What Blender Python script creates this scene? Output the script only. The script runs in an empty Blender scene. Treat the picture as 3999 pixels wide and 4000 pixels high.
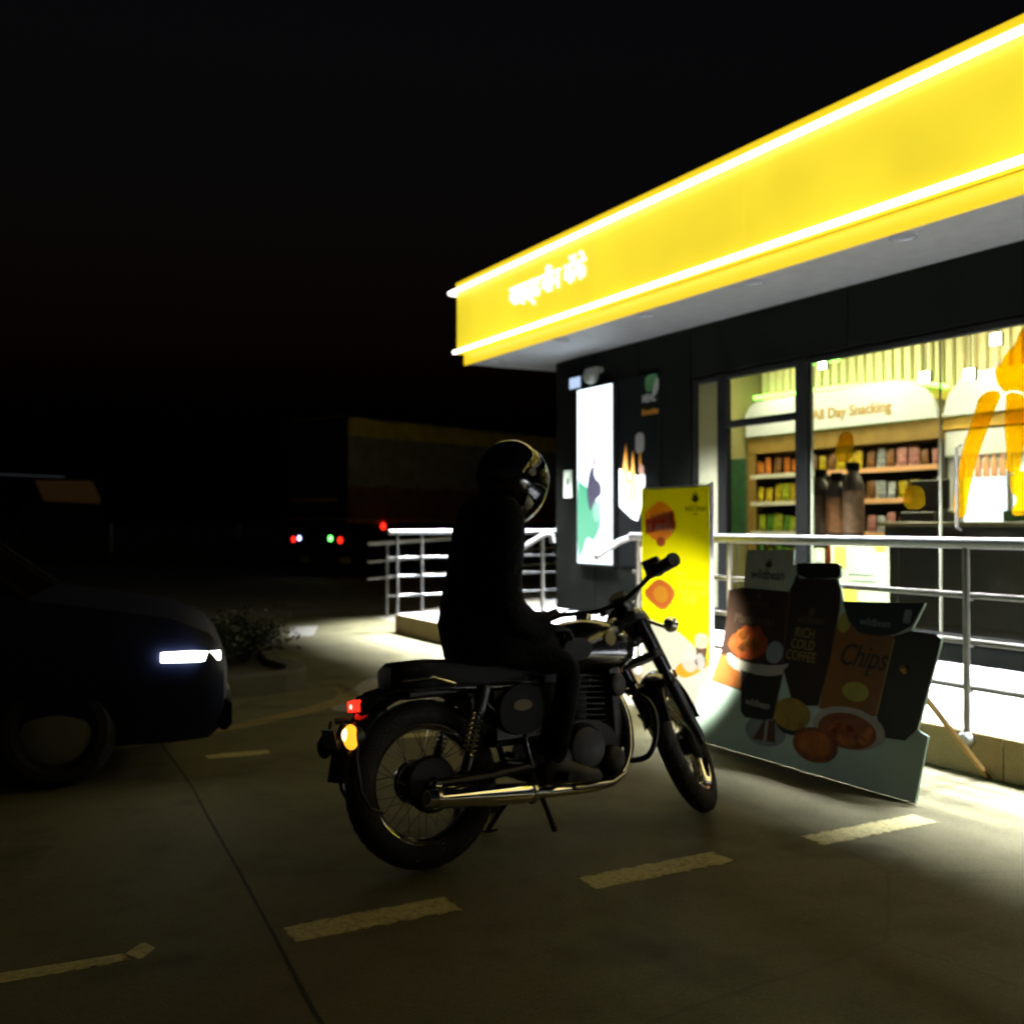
import bpy, bmesh, math, random
from mathutils import Matrix, Vector, Euler
random.seed(7)
S = bpy.context.scene
COL = S.collection
R = math.radians
PI = math.pi

# ------------------------------------------------------------------ camera, sky, exposure
cam_d = bpy.data.cameras.new("camera")
cam = bpy.data.objects.new("camera", cam_d)
COL.objects.link(cam)
cam_d.lens = 36.0
cam_d.sensor_width = 36.0
cam_d.clip_start = 0.05
cam_d.clip_end = 2000.0
cam.location = (0.0, 0.0, 1.35)
cam.rotation_euler = (R(90.65), 0.0, R(-28.7))
cam_d.dof.use_dof = True
cam_d.dof.focus_distance = 2.5
cam_d.dof.aperture_fstop = 3.3
S.camera = cam

W = bpy.data.worlds.new("World")
S.world = W
W.use_nodes = True
wn = W.node_tree
sky = wn.nodes.new("ShaderNodeTexSky")
sky.sky_type = 'NISHITA'
sky.sun_disc = False
sky.sun_elevation = R(-3.2)
sky.sun_rotation = R(200.0)
wn.nodes["Background"].inputs[1].default_value = 0.05
wn.links.new(sky.outputs[0], wn.nodes["Background"].inputs[0])

S.view_settings.view_transform = 'Standard'
S.view_settings.look = 'None'
S.view_settings.exposure = 0.0
S.view_settings.gamma = 1.0
S.view_settings.use_curve_mapping = False
S.render.engine = 'CYCLES'
S.cycles.use_denoising = True
S.cycles.sample_clamp_indirect = 3.0
S.cycles.sample_clamp_direct = 0.0
S.cycles.max_bounces = 8
S.cycles.transparent_max_bounces = 12
S.cycles.caustics_reflective = False
S.cycles.caustics_refractive = False

# ------------------------------------------------------------------ mesh helpers
class MB:
    def __init__(self):
        self.v = []; self.f = []
    def add(self, vs, fs):
        n = len(self.v)
        self.v += [Vector(p) for p in vs]
        self.f += [tuple(i + n for i in f) for f in fs]
        return self
    def box(self, lo, hi):
        (a, b, c), (d, e, f) = lo, hi
        return self.add([(a,b,c),(d,b,c),(d,e,c),(a,e,c),(a,b,f),(d,b,f),(d,e,f),(a,e,f)],
                        [(0,3,2,1),(4,5,6,7),(0,1,5,4),(1,2,6,5),(2,3,7,6),(3,0,4,7)])
    def cbox(self, lo, hi, b=0.01):
        """box with chamfered edges along its longest axis' cross section"""
        d = [hi[i] - lo[i] for i in range(3)]
        ax = d.index(max(d)); i, j = [k for k in range(3) if k != ax]
        b = min(b, d[i] * .45, d[j] * .45)
        sec = [(lo[i]+b, lo[j]), (hi[i]-b, lo[j]), (hi[i], lo[j]+b), (hi[i], hi[j]-b), (hi[i]-b, hi[j]), (lo[i]+b, hi[j]), (lo[i], hi[j]-b), (lo[i], lo[j]+b)]
        vs = []
        for t in (lo[ax], hi[ax]):
            for (p, q) in sec:
                w = [0, 0, 0]; w[ax] = t; w[i] = p; w[j] = q; vs.append(tuple(w))
        fs = [tuple(range(8)), tuple(range(8, 16))] + [(k, (k+1) % 8, 8 + (k+1) % 8, 8 + k) for k in range(8)]
        return self.add(vs, fs)
    def tube(self, pts, r, n=10, caps=True):
        pts = [Vector(p) for p in pts]; m = len(pts)
        rs = r if isinstance(r, (list, tuple)) else [r] * m
        vs = []; up = None
        for k, p in enumerate(pts):
            t = (pts[min(k+1, m-1)] - pts[max(k-1, 0)]).normalized()
            if up is None:
                up = Vector((0, 0, 1)) if abs(t.z) < .9 else Vector((1, 0, 0))
            a = up - t * up.dot(t)
            if a.length < 1e-5: a = t.orthogonal()
            a.normalize(); b = t.cross(a); up = a
            for q in range(n):
                an = 2 * PI * q / n
                vs.append(p + (a * math.cos(an) + b * math.sin(an)) * rs[k])
        fs = [(k*n+q, k*n+(q+1) % n, (k+1)*n+(q+1) % n, (k+1)*n+q) for k in range(m-1) for q in range(n)]
        if caps: fs += [tuple(range(n)), tuple(range((m-1)*n, m*n))]
        return self.add(vs, fs)
    def lathe(self, prof, o=(0, 0, 0), axis=(0, 0, 1), n=24, a0=0.0, a1=2*PI, closed=False):
        """prof: (radius, height along axis)"""
        ax = Vector(axis).normalized(); e = ax.orthogonal().normalized()
        if abs(ax.y) > .9: e = Vector((1, 0, 0)); e = (e - ax * e.dot(ax)).normalized()
        g = ax.cross(e); o = Vector(o); full = abs(a1 - a0 - 2*PI) < 1e-6
        k = n if full else n + 1; m = len(prof); vs = []
        for q in range(k):
            an = a0 + (a1 - a0) * q / n; d = e * math.cos(an) + g * math.sin(an)
            vs += [o + d * r + ax * h for (r, h) in prof]
        fs = []
        mm = m if closed else m - 1
        for q in range(n):
            q2 = (q + 1) % k
            for i in range(mm):
                j = (i + 1) % m
                fs.append((q*m+i, q2*m+i, q2*m+j, q*m+j))
        return self.add(vs, fs)
    def torus(self, o, axis, R1, r, n=40, m=10, sx=1.0):
        prof = [(R1 + r * math.cos(2*PI*i/m), r * sx * math.sin(2*PI*i/m)) for i in range(m)]
        return self.lathe(prof, o, axis, n, closed=True)
    def ell(self, o, rad, n=20, m=12, rot=None):
        o = Vector(o); vs = []; rot = rot or Matrix.Identity(3)
        for i in range(m + 1):
            th = PI * i / m
            for q in range(n):
                ph = 2 * PI * q / n
                vs.append(o + rot @ Vector((rad[0]*math.sin(th)*math.cos(ph), rad[1]*math.sin(th)*math.sin(ph), rad[2]*math.cos(th))))
        fs = [(i*n+q, i*n+(q+1) % n, (i+1)*n+(q+1) % n, (i+1)*n+q) for i in range(m) for q in range(n)]
        return self.add(vs, fs)
    def prism(self, poly, o, ex, ey, ez, d):
        """polygon in the (ex, ey) plane at o, thickness d along ez"""
        o, ex, ey, ez = Vector(o), Vector(ex), Vector(ey), Vector(ez)
        n = len(poly)
        vs = [o + ex*p + ey*q for p, q in poly] + [o + ex*p + ey*q + ez*d for p, q in poly]
        fs = [tuple(range(n)), tuple(range(n, 2*n))] + [(k, (k+1) % n, n+(k+1) % n, n+k) for k in range(n)]
        return self.add(vs, fs)
    def loft(self, rings, caps=True):
        n = len(rings[0]); vs = [p for r in rings for p in r]; m = len(rings)
        fs = [(k*n+q, k*n+(q+1) % n, (k+1)*n+(q+1) % n, (k+1)*n+q) for k in range(m-1) for q in range(n)]
        if caps: fs += [tuple(range(n)), tuple(range((m-1)*n, m*n))]
        return self.add(vs, fs)
    def xf(self, M):
        self.v = [M @ p for p in self.v]; return self
    def mesh(self, name, mat, smooth=True, ang=38):
        me = bpy.data.meshes.new(name)
        me.from_pydata([tuple(p) for p in self.v], [], self.f)
        bm = bmesh.new(); bm.from_mesh(me)
        bmesh.ops.remove_doubles(bm, verts=bm.verts, dist=1e-6)
        bmesh.ops.recalc_face_normals(bm, faces=bm.faces)
        bm.to_mesh(me); bm.free()
        if smooth:
            me.shade_smooth(); me.set_sharp_from_angle(angle=R(ang))
        if mat: me.materials.append(mat)
        return me

def obj(name, geo, mat=None, parent=None, smooth=True, loc=None, kind=None):
    me = geo.mesh(name, mat, smooth) if isinstance(geo, MB) else geo
    o = bpy.data.objects.new(name, me); COL.objects.link(o)
    if parent: o.parent = parent
    if loc: o.location = loc
    if kind: o['kind'] = kind
    return o
def tag(o, label, cat, group=None):
    o['label'] = label; o['category'] = cat
    if group: o['group'] = group
    return o
def thing(name, label, cat, loc=(0, 0, 0), rot=(0, 0, 0), group=None):
    o = bpy.data.objects.new(name, None); COL.objects.link(o)
    o.empty_display_size = .1
    o.location = loc; o.rotation_euler = rot
    return tag(o, label, cat, group)
def struct(name, geo, mat, parent=None):
    o = obj(name, geo, mat, parent, smooth=False); o['kind'] = 'structure'; return o
def copy_tree(o, parent=None):
    c = o.copy(); COL.objects.link(c)
    if parent: c.parent = parent
    for ch in o.children: copy_tree(ch, c)
    return c
def text(name, s, size, mat, M, parent=None, depth=0.002, align='CENTER', shear=0.0, bold=0.0, sx=1.0):
    """lettering as a mesh; M places its local x (reading), y (up), z (towards the reader)"""
    cu = bpy.data.curves.new(name, 'FONT'); cu.body = s; cu.size = size
    cu.align_x = align; cu.align_y = 'CENTER'; cu.extrude = depth; cu.shear = shear; cu.offset = bold
    cu.resolution_u = 3
    t = bpy.data.objects.new(name + "_curve", cu); COL.objects.link(t)
    dg = bpy.context.evaluated_depsgraph_get()
    me = bpy.data.meshes.new_from_object(t.evaluated_get(dg))
    bpy.data.objects.remove(t); bpy.data.curves.remove(cu)
    me.transform(M @ Matrix.Diagonal((sx, 1, 1, 1))); me.name = name
    me.materials.clear(); me.materials.append(mat)
    return obj(name, me, None, parent)
def frame(o, ex, ey, ez):
    M = Matrix.Identity(4)
    for i, c in enumerate((ex, ey, ez, o)):
        for k in range(3): M[k][i] = c[k]
    return M
def wallM(x, y, z):      # lettering on a face that looks towards -X (reads from +Y to -Y)
    return frame((x, y, z), (0, -1, 0), (0, 0, 1), (-1, 0, 0))
def rrect(w, h, r, n=4, cx=0, cy=0):
    out = []
    for (sx, sy, a) in ((1, 1, 0), (-1, 1, 90), (-1, -1, 180), (1, -1, 270)):
        for k in range(n + 1):
            an = R(a + 90 * k / n)
            out.append((cx + sx*(w/2-r) + r*math.cos(an), cy + sy*(h/2-r) + r*math.sin(an)))
    return out
def oval(cx, cy, a, b, n=20):
    return [(cx + a*math.cos(2*PI*k/n), cy + b*math.sin(2*PI*k/n)) for k in range(n)]

# ------------------------------------------------------------------ materials
def mat(name, col, rough=.5, metal=0.0, var=.0, scale=8.0, bump=0.0, bscale=60.0, coat=0.0, spec=.5):
    m = bpy.data.materials.new(name); m.use_nodes = True
    nt = m.node_tree; b = nt.nodes["Principled BSDF"]
    b.inputs["Base Color"].default_value = (*col, 1)
    b.inputs["Roughness"].default_value = rough
    b.inputs["Metallic"].default_value = metal
    b.inputs["Specular IOR Level"].default_value = spec
    if coat: b.inputs["Coat Weight"].default_value = coat; b.inputs["Coat Roughness"].default_value = .06
    tc = nt.nodes.new("ShaderNodeTexCoord")
    if var:
        nz = nt.nodes.new("ShaderNodeTexNoise"); nz.inputs["Scale"].default_value = scale; nz.inputs["Detail"].default_value = 6
        nt.links.new(tc.outputs["Object"], nz.inputs["Vector"])
        rp = nt.nodes.new("ShaderNodeValToRGB")
        rp.color_ramp.elements[0].position = .3; rp.color_ramp.elements[1].position = .72
        rp.color_ramp.elements[0].color = tuple(c * (1 - var) for c in col) + (1,)
        rp.color_ramp.elements[1].color = tuple(min(1, c * (1 + var)) for c in col) + (1,)
        nt.links.new(nz.outputs["Fac"], rp.inputs["Fac"]); nt.links.new(rp.outputs[0], b.inputs["Base Color"])
        mr = nt.nodes.new("ShaderNodeMapRange")
        mr.inputs["To Min"].default_value = max(0.02, rough * .8); mr.inputs["To Max"].default_value = min(1, rough * 1.2)
        nt.links.new(nz.outputs["Fac"], mr.inputs["Value"]); nt.links.new(mr.outputs[0], b.inputs["Roughness"])
    if bump:
        n2 = nt.nodes.new("ShaderNodeTexNoise"); n2.inputs["Scale"].default_value = bscale; n2.inputs["Detail"].default_value = 5
        nt.links.new(tc.outputs["Object"], n2.inputs["Vector"])
        bp = nt.nodes.new("ShaderNodeBump"); bp.inputs["Strength"].default_value = bump; bp.inputs["Distance"].default_value = .02
        nt.links.new(n2.outputs["Fac"], bp.inputs["Height"]); nt.links.new(bp.outputs[0], b.inputs["Normal"])
    return m
def emis(name, col, strength, base=None):
    m = mat(name, base or col, .4); b = m.node_tree.nodes["Principled BSDF"]
    b.inputs["Emission Color"].default_value = (*col, 1); b.inputs["Emission Strength"].default_value = strength
    return m
def glassy(name, tint=(1, 1, 1), ior=1.45, rough=0.0):
    m = bpy.data.materials.new(name); m.use_nodes = True; nt = m.node_tree
    nt.nodes.remove(nt.nodes["Principled BSDF"])
    t = nt.nodes.new("ShaderNodeBsdfTransparent"); t.inputs[0].default_value = (*tint, 1)
    g = nt.nodes.new("ShaderNodeBsdfGlossy"); g.inputs["Roughness"].default_value = rough
    f = nt.nodes.new("ShaderNodeFresnel"); f.inputs[0].default_value = ior
    x = nt.nodes.new("ShaderNodeMixShader")
    ge = nt.nodes.new("ShaderNodeNewGeometry"); mu = nt.nodes.new("ShaderNodeMath"); mu.operation = 'SUBTRACT'; mu.use_clamp = True
    nt.links.new(f.outputs[0], mu.inputs[0]); nt.links.new(ge.outputs["Backfacing"], mu.inputs[1])
    nt.links.new(mu.outputs[0], x.inputs[0]); nt.links.new(t.outputs[0], x.inputs[1]); nt.links.new(g.outputs[0], x.inputs[2])
    nt.links.new(x.outputs[0], nt.nodes["Material Output"].inputs[0])
    return m
def film(name, col, trans=.5, clear=0.0):
    """printed cloth or vinyl: part of the light behind it comes through"""
    m = bpy.data.materials.new(name); m.use_nodes = True; nt = m.node_tree
    nt.nodes.remove(nt.nodes["Principled BSDF"])
    d = nt.nodes.new("ShaderNodeBsdfDiffuse"); d.inputs[0].default_value = (*col, 1)
    t = nt.nodes.new("ShaderNodeBsdfTranslucent"); t.inputs[0].default_value = (*col, 1)
    x = nt.nodes.new("ShaderNodeMixShader"); x.inputs[0].default_value = trans
    nt.links.new(d.outputs[0], x.inputs[1]); nt.links.new(t.outputs[0], x.inputs[2])
    out = x
    if clear:
        c = nt.nodes.new("ShaderNodeBsdfTransparent"); c.inputs[0].default_value = (*col, 1)
        y = nt.nodes.new("ShaderNodeMixShader"); y.inputs[0].default_value = clear
        nt.links.new(x.outputs[0], y.inputs[1]); nt.links.new(c.outputs[0], y.inputs[2]); out = y
    nt.links.new(out.outputs[0], nt.nodes["Material Output"].inputs[0])
    return m

def ground_mat(name, c0, c1, c2, rough=.75):
    m = bpy.data.materials.new(name); m.use_nodes = True; nt = m.node_tree; b = nt.nodes["Principled BSDF"]
    tc = nt.nodes.new("ShaderNodeTexCoord")
    def noise(s, d=8, r=.6):
        n = nt.nodes.new("ShaderNodeTexNoise"); n.inputs["Scale"].default_value = s; n.inputs["Detail"].default_value = d
        n.inputs["Roughness"].default_value = r; nt.links.new(tc.outputs["Object"], n.inputs["Vector"]); return n
    big, mid, fine = noise(.55), noise(3.2), noise(90, 4)
    r1 = nt.nodes.new("ShaderNodeValToRGB"); r1.color_ramp.elements[0].position = .35; r1.color_ramp.elements[1].position = .7
    r1.color_ramp.elements[0].color = (*c0, 1); r1.color_ramp.elements[1].color = (*c1, 1)
    nt.links.new(big.outputs["Fac"], r1.inputs[0])
    mx = nt.nodes.new("ShaderNodeMixRGB"); mx.blend_type = 'MIX'; mx.inputs[2].default_value = (*c2, 1)
    r2 = nt.nodes.new("ShaderNodeMapRange"); r2.inputs["From Min"].default_value = .5; r2.inputs["From Max"].default_value = .75; r2.inputs["To Max"].default_value = .6
    nt.links.new(mid.outputs["Fac"], r2.inputs[0]); nt.links.new(r2.outputs[0], mx.inputs[0]); nt.links.new(r1.outputs[0], mx.inputs[1])
    m2 = nt.nodes.new("ShaderNodeMixRGB"); m2.blend_type = 'MULTIPLY'; m2.inputs[0].default_value = .55
    r3 = nt.nodes.new("ShaderNodeMapRange"); r3.inputs["From Min"].default_value = .25; r3.inputs["From Max"].default_value = .75; r3.inputs["To Min"].default_value = .55; r3.inputs["To Max"].default_value = 1.3
    nt.links.new(fine.outputs["Fac"], r3.inputs[0]); nt.links.new(mx.outputs[0], m2.inputs[1]); nt.links.new(r3.outputs[0], m2.inputs[2])
    st = noise(1.7, 3, .45); rs = nt.nodes.new("ShaderNodeMapRange"); rs.inputs["From Min"].default_value = .60; rs.inputs["From Max"].default_value = .70
    nt.links.new(st.outputs["Fac"], rs.inputs[0])
    m3 = nt.nodes.new("ShaderNodeMixRGB"); m3.inputs[2].default_value = tuple(c*.42 for c in c0) + (1,)
    sc_ = nt.nodes.new("ShaderNodeMath"); sc_.operation = 'MULTIPLY'; sc_.inputs[1].default_value = .75
    nt.links.new(rs.outputs[0], sc_.inputs[0]); nt.links.new(sc_.outputs[0], m3.inputs[0]); nt.links.new(m2.outputs[0], m3.inputs[1])
    vo = nt.nodes.new("ShaderNodeTexVoronoi"); vo.feature = 'DISTANCE_TO_EDGE'; vo.inputs["Scale"].default_value = .33
    wn_ = nt.nodes.new("ShaderNodeMixRGB"); wn_.inputs[0].default_value = .06
    nt.links.new(tc.outputs["Object"], wn_.inputs[1]); nt.links.new(mid.outputs["Color"], wn_.inputs[2]); nt.links.new(wn_.outputs[0], vo.inputs["Vector"])
    rc = nt.nodes.new("ShaderNodeMapRange"); rc.inputs["From Max"].default_value = .0035; rc.inputs["To Min"].default_value = .75; nt.links.new(vo.outputs["Distance"], rc.inputs[0])
    m4 = nt.nodes.new("ShaderNodeMixRGB"); m4.blend_type = 'MULTIPLY'; m4.inputs[0].default_value = .8
    nt.links.new(m3.outputs[0], m4.inputs[1]); nt.links.new(rc.outputs[0], m4.inputs[2])
    nt.links.new(m4.outputs[0], b.inputs["Base Color"])
    mr = nt.nodes.new("ShaderNodeMapRange"); mr.inputs["To Min"].default_value = rough - .15; mr.inputs["To Max"].default_value = rough + .12
    nt.links.new(mid.outputs["Fac"], mr.inputs[0]); nt.links.new(mr.outputs[0], b.inputs["Roughness"])
    bp = nt.nodes.new("ShaderNodeBump"); bp.inputs["Strength"].default_value = .35; bp.inputs["Distance"].default_value = .006
    nt.links.new(fine.outputs["Fac"], bp.inputs["Height"]); nt.links.new(bp.outputs[0], b.inputs["Normal"])
    b.inputs["Specular IOR Level"].default_value = .3
    return m
def paint_mat(name, col, wear=.45):
    """road paint, worn through in spots"""
    m = mat(name, col, .7); nt = m.node_tree; b = nt.nodes["Principled BSDF"]
    tc = nt.nodes.new("ShaderNodeTexCoord"); n = nt.nodes.new("ShaderNodeTexNoise")
    n.inputs["Scale"].default_value = 46; n.inputs["Detail"].default_value = 9; n.inputs["Roughness"].default_value = .7
    nt.links.new(tc.outputs["Object"], n.inputs["Vector"])
    r = nt.nodes.new("ShaderNodeValToRGB"); r.color_ramp.elements[0].position = wear - .14; r.color_ramp.elements[1].position = wear + .18
    r.color_ramp.elements[0].color = (.13, .12, .09, 1); r.color_ramp.elements[1].color = (*col, 1)
    nt.links.new(n.outputs["Fac"], r.inputs[0]); nt.links.new(r.outputs[0], b.inputs["Base Color"])
    # ragged, feathered edges where tyres wore the paint away
    sp = nt.nodes.new("ShaderNodeSeparateXYZ"); nt.links.new(tc.outputs["Generated"], sp.inputs[0])
    def op(o, a, c):
        q = nt.nodes.new("ShaderNodeMath"); q.operation = o
        for i, v in enumerate((a, c)):
            if isinstance(v, (int, float)): q.inputs[i].default_value = v
            else: nt.links.new(v, q.inputs[i])
        return q.outputs[0]
    gx, gy = sp.outputs[0], sp.outputs[1]
    ex = op('MULTIPLY', op('MINIMUM', gx, op('SUBTRACT', 1.0, gx)), 4.0); ey = op('MINIMUM', gy, op('SUBTRACT', 1.0, gy))
    n2 = nt.nodes.new("ShaderNodeTexNoise"); n2.inputs["Scale"].default_value = 22; n2.inputs["Detail"].default_value = 8
    nt.links.new(tc.outputs["Object"], n2.inputs["Vector"])
    dd = op('ADD', op('MINIMUM', ex, ey), op('MULTIPLY', op('SUBTRACT', n2.outputs["Fac"], .5), .34))
    al = nt.nodes.new("ShaderNodeMapRange"); al.inputs["From Min"].default_value = .0; al.inputs["From Max"].default_value = .16
    nt.links.new(dd, al.inputs[0]); nt.links.new(al.outputs[0], b.inputs["Alpha"])
    return m

M_ = {}
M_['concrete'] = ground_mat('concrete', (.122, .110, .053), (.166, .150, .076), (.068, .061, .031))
M_['platform'] = ground_mat('platform_concrete', (.38, .38, .39), (.43, .43, .44), (.32, .32, .32), .75)
M_['asphalt'] = ground_mat('asphalt', (.19, .19, .165), (.25, .25, .22), (.14, .14, .12), .8)
M_['kerb'] = ground_mat('kerb_concrete', (.2, .18, .14), (.28, .25, .19), (.13, .12, .1))
M_['yellow_paint'] = paint_mat('yellow_road_paint', (.62, .55, .24), .37)
M_['dull_yellow'] = paint_mat('faded_yellow_paint', (.4, .28, .05), .47)
M_['white_paint'] = paint_mat('white_road_paint', (.5, .48, .42), .44)
M_['joint'] = mat('joint_sealant', (.018, .017, .015), .8)
M_['island'] = ground_mat('island_kerb_concrete', (.075, .07, .055), (.10, .095, .075), (.05, .048, .04), .85)
M_['soil'] = mat('soil', (.05, .04, .025), .95, var=.4, bump=.8)
M_['clad'] = mat('black_cladding', (.0028, .0030, .0024), .8, var=.25, scale=3, spec=0.0)
M_['soffit'] = mat('soffit_board', (.86, .88, .92), .6, var=.06)
M_['frame_black'] = mat('black_aluminium', (.0025, .0027, .0022), .6, spec=.06)
M_['fascia'] = emis('yellow_lightbox', (1.0, .79, .035), .97, (.5, .3, .01))
M_['fascia_trim'] = emis('yellow_lightbox_trim', (1.0, .70, .018), .85, (.5, .3, .01))
_nt = M_['fascia'].node_tree; _n = _nt.nodes.new("ShaderNodeTexNoise"); _n.inputs["Scale"].default_value = .75; _n.inputs["Detail"].default_value = 2
_tc = _nt.nodes.new("ShaderNodeTexCoord"); _nt.links.new(_tc.outputs["Object"], _n.inputs["Vector"])
_mr = _nt.nodes.new("ShaderNodeMapRange"); _mr.inputs["From Min"].default_value = .3; _mr.inputs["From Max"].default_value = .7; _mr.inputs["To Min"].default_value = .84; _mr.inputs["To Max"].default_value = 1.12
_nt.links.new(_n.outputs["Fac"], _mr.inputs[0]); _nt.links.new(_mr.outputs[0], _nt.nodes["Principled BSDF"].inputs["Emission Strength"])   # lamps behind the sheet are uneven
M_['tube'] = emis('white_tube_light', (1, .95, .84), 3.2)
M_['sign_white'] = emis('lit_white_letters', (1, 1, .95), 1.3)
M_['lamp_white'] = emis('lamp_disc', (.92, .96, 1), .15, (.01,.01,.01))
M_['steel'] = mat('satin_steel', (.80, .80, .82), .45, .45, var=.1, scale=20)
M_['dull'] = mat('weathered_steel', (.16, .15, .13), .55, .7, var=.2, scale=14)
M_['galv'] = mat('dull_steel', (.4, .4, .38), .45, .9, var=.15, scale=14)
M_['chrome'] = mat('chrome', (.86, .85, .83), .06, 1.0, var=.08, scale=10)
M_['worn_chrome'] = mat('worn_chrome', (.55, .53, .5), .2, 1.0, var=.15, scale=18)
M_['black_gloss'] = mat('black_gloss_paint', (.008, .008, .008), .16, coat=.6)
M_['black_satin'] = mat('black_satin_metal', (.012, .012, .012), .42)
M_['rubber'] = mat('tyre_rubber', (.012, .012, .012), .75, bump=.5, bscale=120)
M_['leather'] = mat('black_seat_vinyl', (.006, .006, .0065), .6, bump=.25, bscale=160, spec=.2)
M_['engine'] = mat('engine_alloy', (.02, .02, .018), .42, .5, var=.2, scale=25)
M_['engine_dark'] = mat('dark_engine_casting', (.006, .006, .006), .6, .3, var=.2)
M_['cloth'] = mat('black_coat_cloth', (.0035, .0035, .0038), .95, bump=.5, bscale=45, spec=.1)
M_['jeans'] = mat('dark_trouser_cloth', (.005, .005, .006), .95, bump=.4, bscale=60, spec=.1)
M_['skin'] = mat('skin', (.32, .19, .13), .55)
M_['shell'] = mat('helmet_shell', (.006, .006, .007), .1, coat=.7)
M_['visor'] = glassy('smoked_visor', (.10, .10, .10), 1.6)
M_['glass'] = glassy('window_glass', (.93, .96, .93), 1.35)
M_['red_lamp'] = emis('red_lamp_lit', (1, .018, .008), 3.0)
M_['red_core'] = emis('red_lamp_core', (1, .5, .42), 2.4)
M_['amber_lamp'] = emis('amber_lamp_lit', (1, .36, .02), 1.9)
M_['amber_core'] = emis('amber_lamp_core', (1, .75, .3), 4.0)
M_['amber_off'] = mat('amber_lens', (.55, .25, .03), .15)
M_['head_lit'] = emis('headlamp_lit', (1, .98, .9), 14.0)
M_['green_lamp'] = emis('green_marker_lamp', (.12, 1, .12), 7.0)
M_['blue_lamp'] = emis('blue_white_marker_lamp', (.45, .5, 1), 6.0)
# ------------------------------------------------------------------ ground
struct('ground', MB().add([(-400,-300,0),(500,-300,0),(500,400,0),(-400,400,0)], [(0,1,2,3)]), M_['asphalt'])
# concrete forecourt in front of the shop
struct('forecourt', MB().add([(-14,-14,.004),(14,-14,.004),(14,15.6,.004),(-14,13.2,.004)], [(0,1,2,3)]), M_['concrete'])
jp = [(.86,-2.0),(.862,.8),(.868,2.3),(.885,2.75),(.93,3.3),(.985,4.0),(1.04,4.8),(1.09,5.4),(1.15,6.9)]
jv = [(x-.0065, y, .0055) for x, y in jp] + [(x+.0065, y, .0055) for x, y in jp]
struct('pavement_joint', MB().add(jv, [(i, i+1, len(jp)+i+1, len(jp)+i) for i in range(len(jp)-1)]), M_['joint'])
struct('pavement_joint', MB().add([(-14,6.9,.008),(4.8,6.93,.008),(4.8,6.95,.008),(-14,6.92,.008)], [(0,1,2,3)]), M_['joint'])
def quad(name, pts, m, z=.008):
    return struct(name, MB().add([(x, y, z) for x, y in pts], [tuple(range(len(pts)))]), m)
for (x0, x1, y, w) in ((.96,1.58,3.31,.155),(2.075,2.755,3.245,.15),(3.19,3.92,3.22,.15),(4.35,4.75,3.19,.15)):
    a = -.018
    quad('parking_bay_dash', [(x0,y-w/2),(x1,y-w/2+a),(x1-.01,y+w/2+a),(x0+.02,y+w/2)], M_['yellow_paint'], .0058)
quad('parking_bay_dash', [(-.45,3.40),(.50,3.335),(.505,3.405),(-.45,3.485)], M_['yellow_paint'], .0058)
quad('parking_bay_dash', [(.485,3.40),(.52,3.33),(.575,3.40),(.55,3.47)], M_['yellow_paint'], .0066)
for x0 in (-.9, 1.29, 2.4, 3.5):
    quad('parking_bay_dash', [(x0,5.98),(x0+.36,5.93),(x0+.37,6.05),(x0+.01,6.10)], M_['yellow_paint'], .0058)
# hatched white paint and the yellow edge line by the traffic island
quad('white_road_marking', [(2.38,7.15),(2.72,6.7),(4.0,8.0),(3.27,8.57)], M_['white_paint'], .0058)
quad('white_road_marking', [(3.5,11.87),(3.75,11.75),(4.27,13.12),(3.92,13.25)], M_['white_paint'], .0058)
quad('white_road_marking', [(3.22,12.0),(3.34,11.95),(3.78,13.3),(3.64,13.42)], M_['white_paint'], .0058)
yl = [(-3.0,5.85),(-.5,6.28),(.8,6.55),(1.68,6.85),(1.88,6.95),(2.36,7.25),(2.66,7.52),(2.80,7.8),(2.84,8.1),(2.80,8.36)]
yv = []
for i, (x, y) in enumerate(yl):
    a, b = yl[max(i-1,0)], yl[min(i+1,len(yl)-1)]
    t = Vector((b[0]-a[0], b[1]-a[1])).normalized(); nrm = Vector((-t.y, t.x))*.085
    yv += [(x-nrm.x, y-nrm.y, .0062), (x+nrm.x, y+nrm.y, .0062)]
struct('yellow_edge_line', MB().add(yv, [(2*i, 2*i+2, 2*i+3, 2*i+1) for i in range(len(yl)-1)]), M_['dull_yellow'])

# traffic island with its kerb
isl = [(-6,6.75),(-3,7.0),(.2,7.5),(1.86,7.94),(2.35,8.04),(2.55,8.16),(2.62,8.4),(2.58,8.9),(2.7,9.7),(2.9,10.4),(2.4,10.7),(-6,9.8)]
ib = MB(); n = len(isl)
cxy = Vector((0.5, 8.8))
inn = [tuple(Vector(p) + (cxy - Vector(p)).normalized()*.16) for p in isl]
ib.add([(x,y,0) for x,y in isl] + [(x,y,.15) for x,y in isl] + [(x,y,.17) for x,y in [tuple(Vector(p)+(cxy-Vector(p)).normalized()*.02) for p in isl]] + [(x,y,.17) for x,y in inn] + [(x,y,.11) for x,y in inn],
       [(i+k*n, (i+1)%n+k*n, (i+1)%n+(k+1)*n, i+(k+1)*n) for k in range(4) for i in range(n)])
struct('island_kerb', ib, M_['island'])
struct('island_soil', MB().add([(x,y,.12) for x,y in inn], [tuple(range(n))]), M_['soil'])

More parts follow.
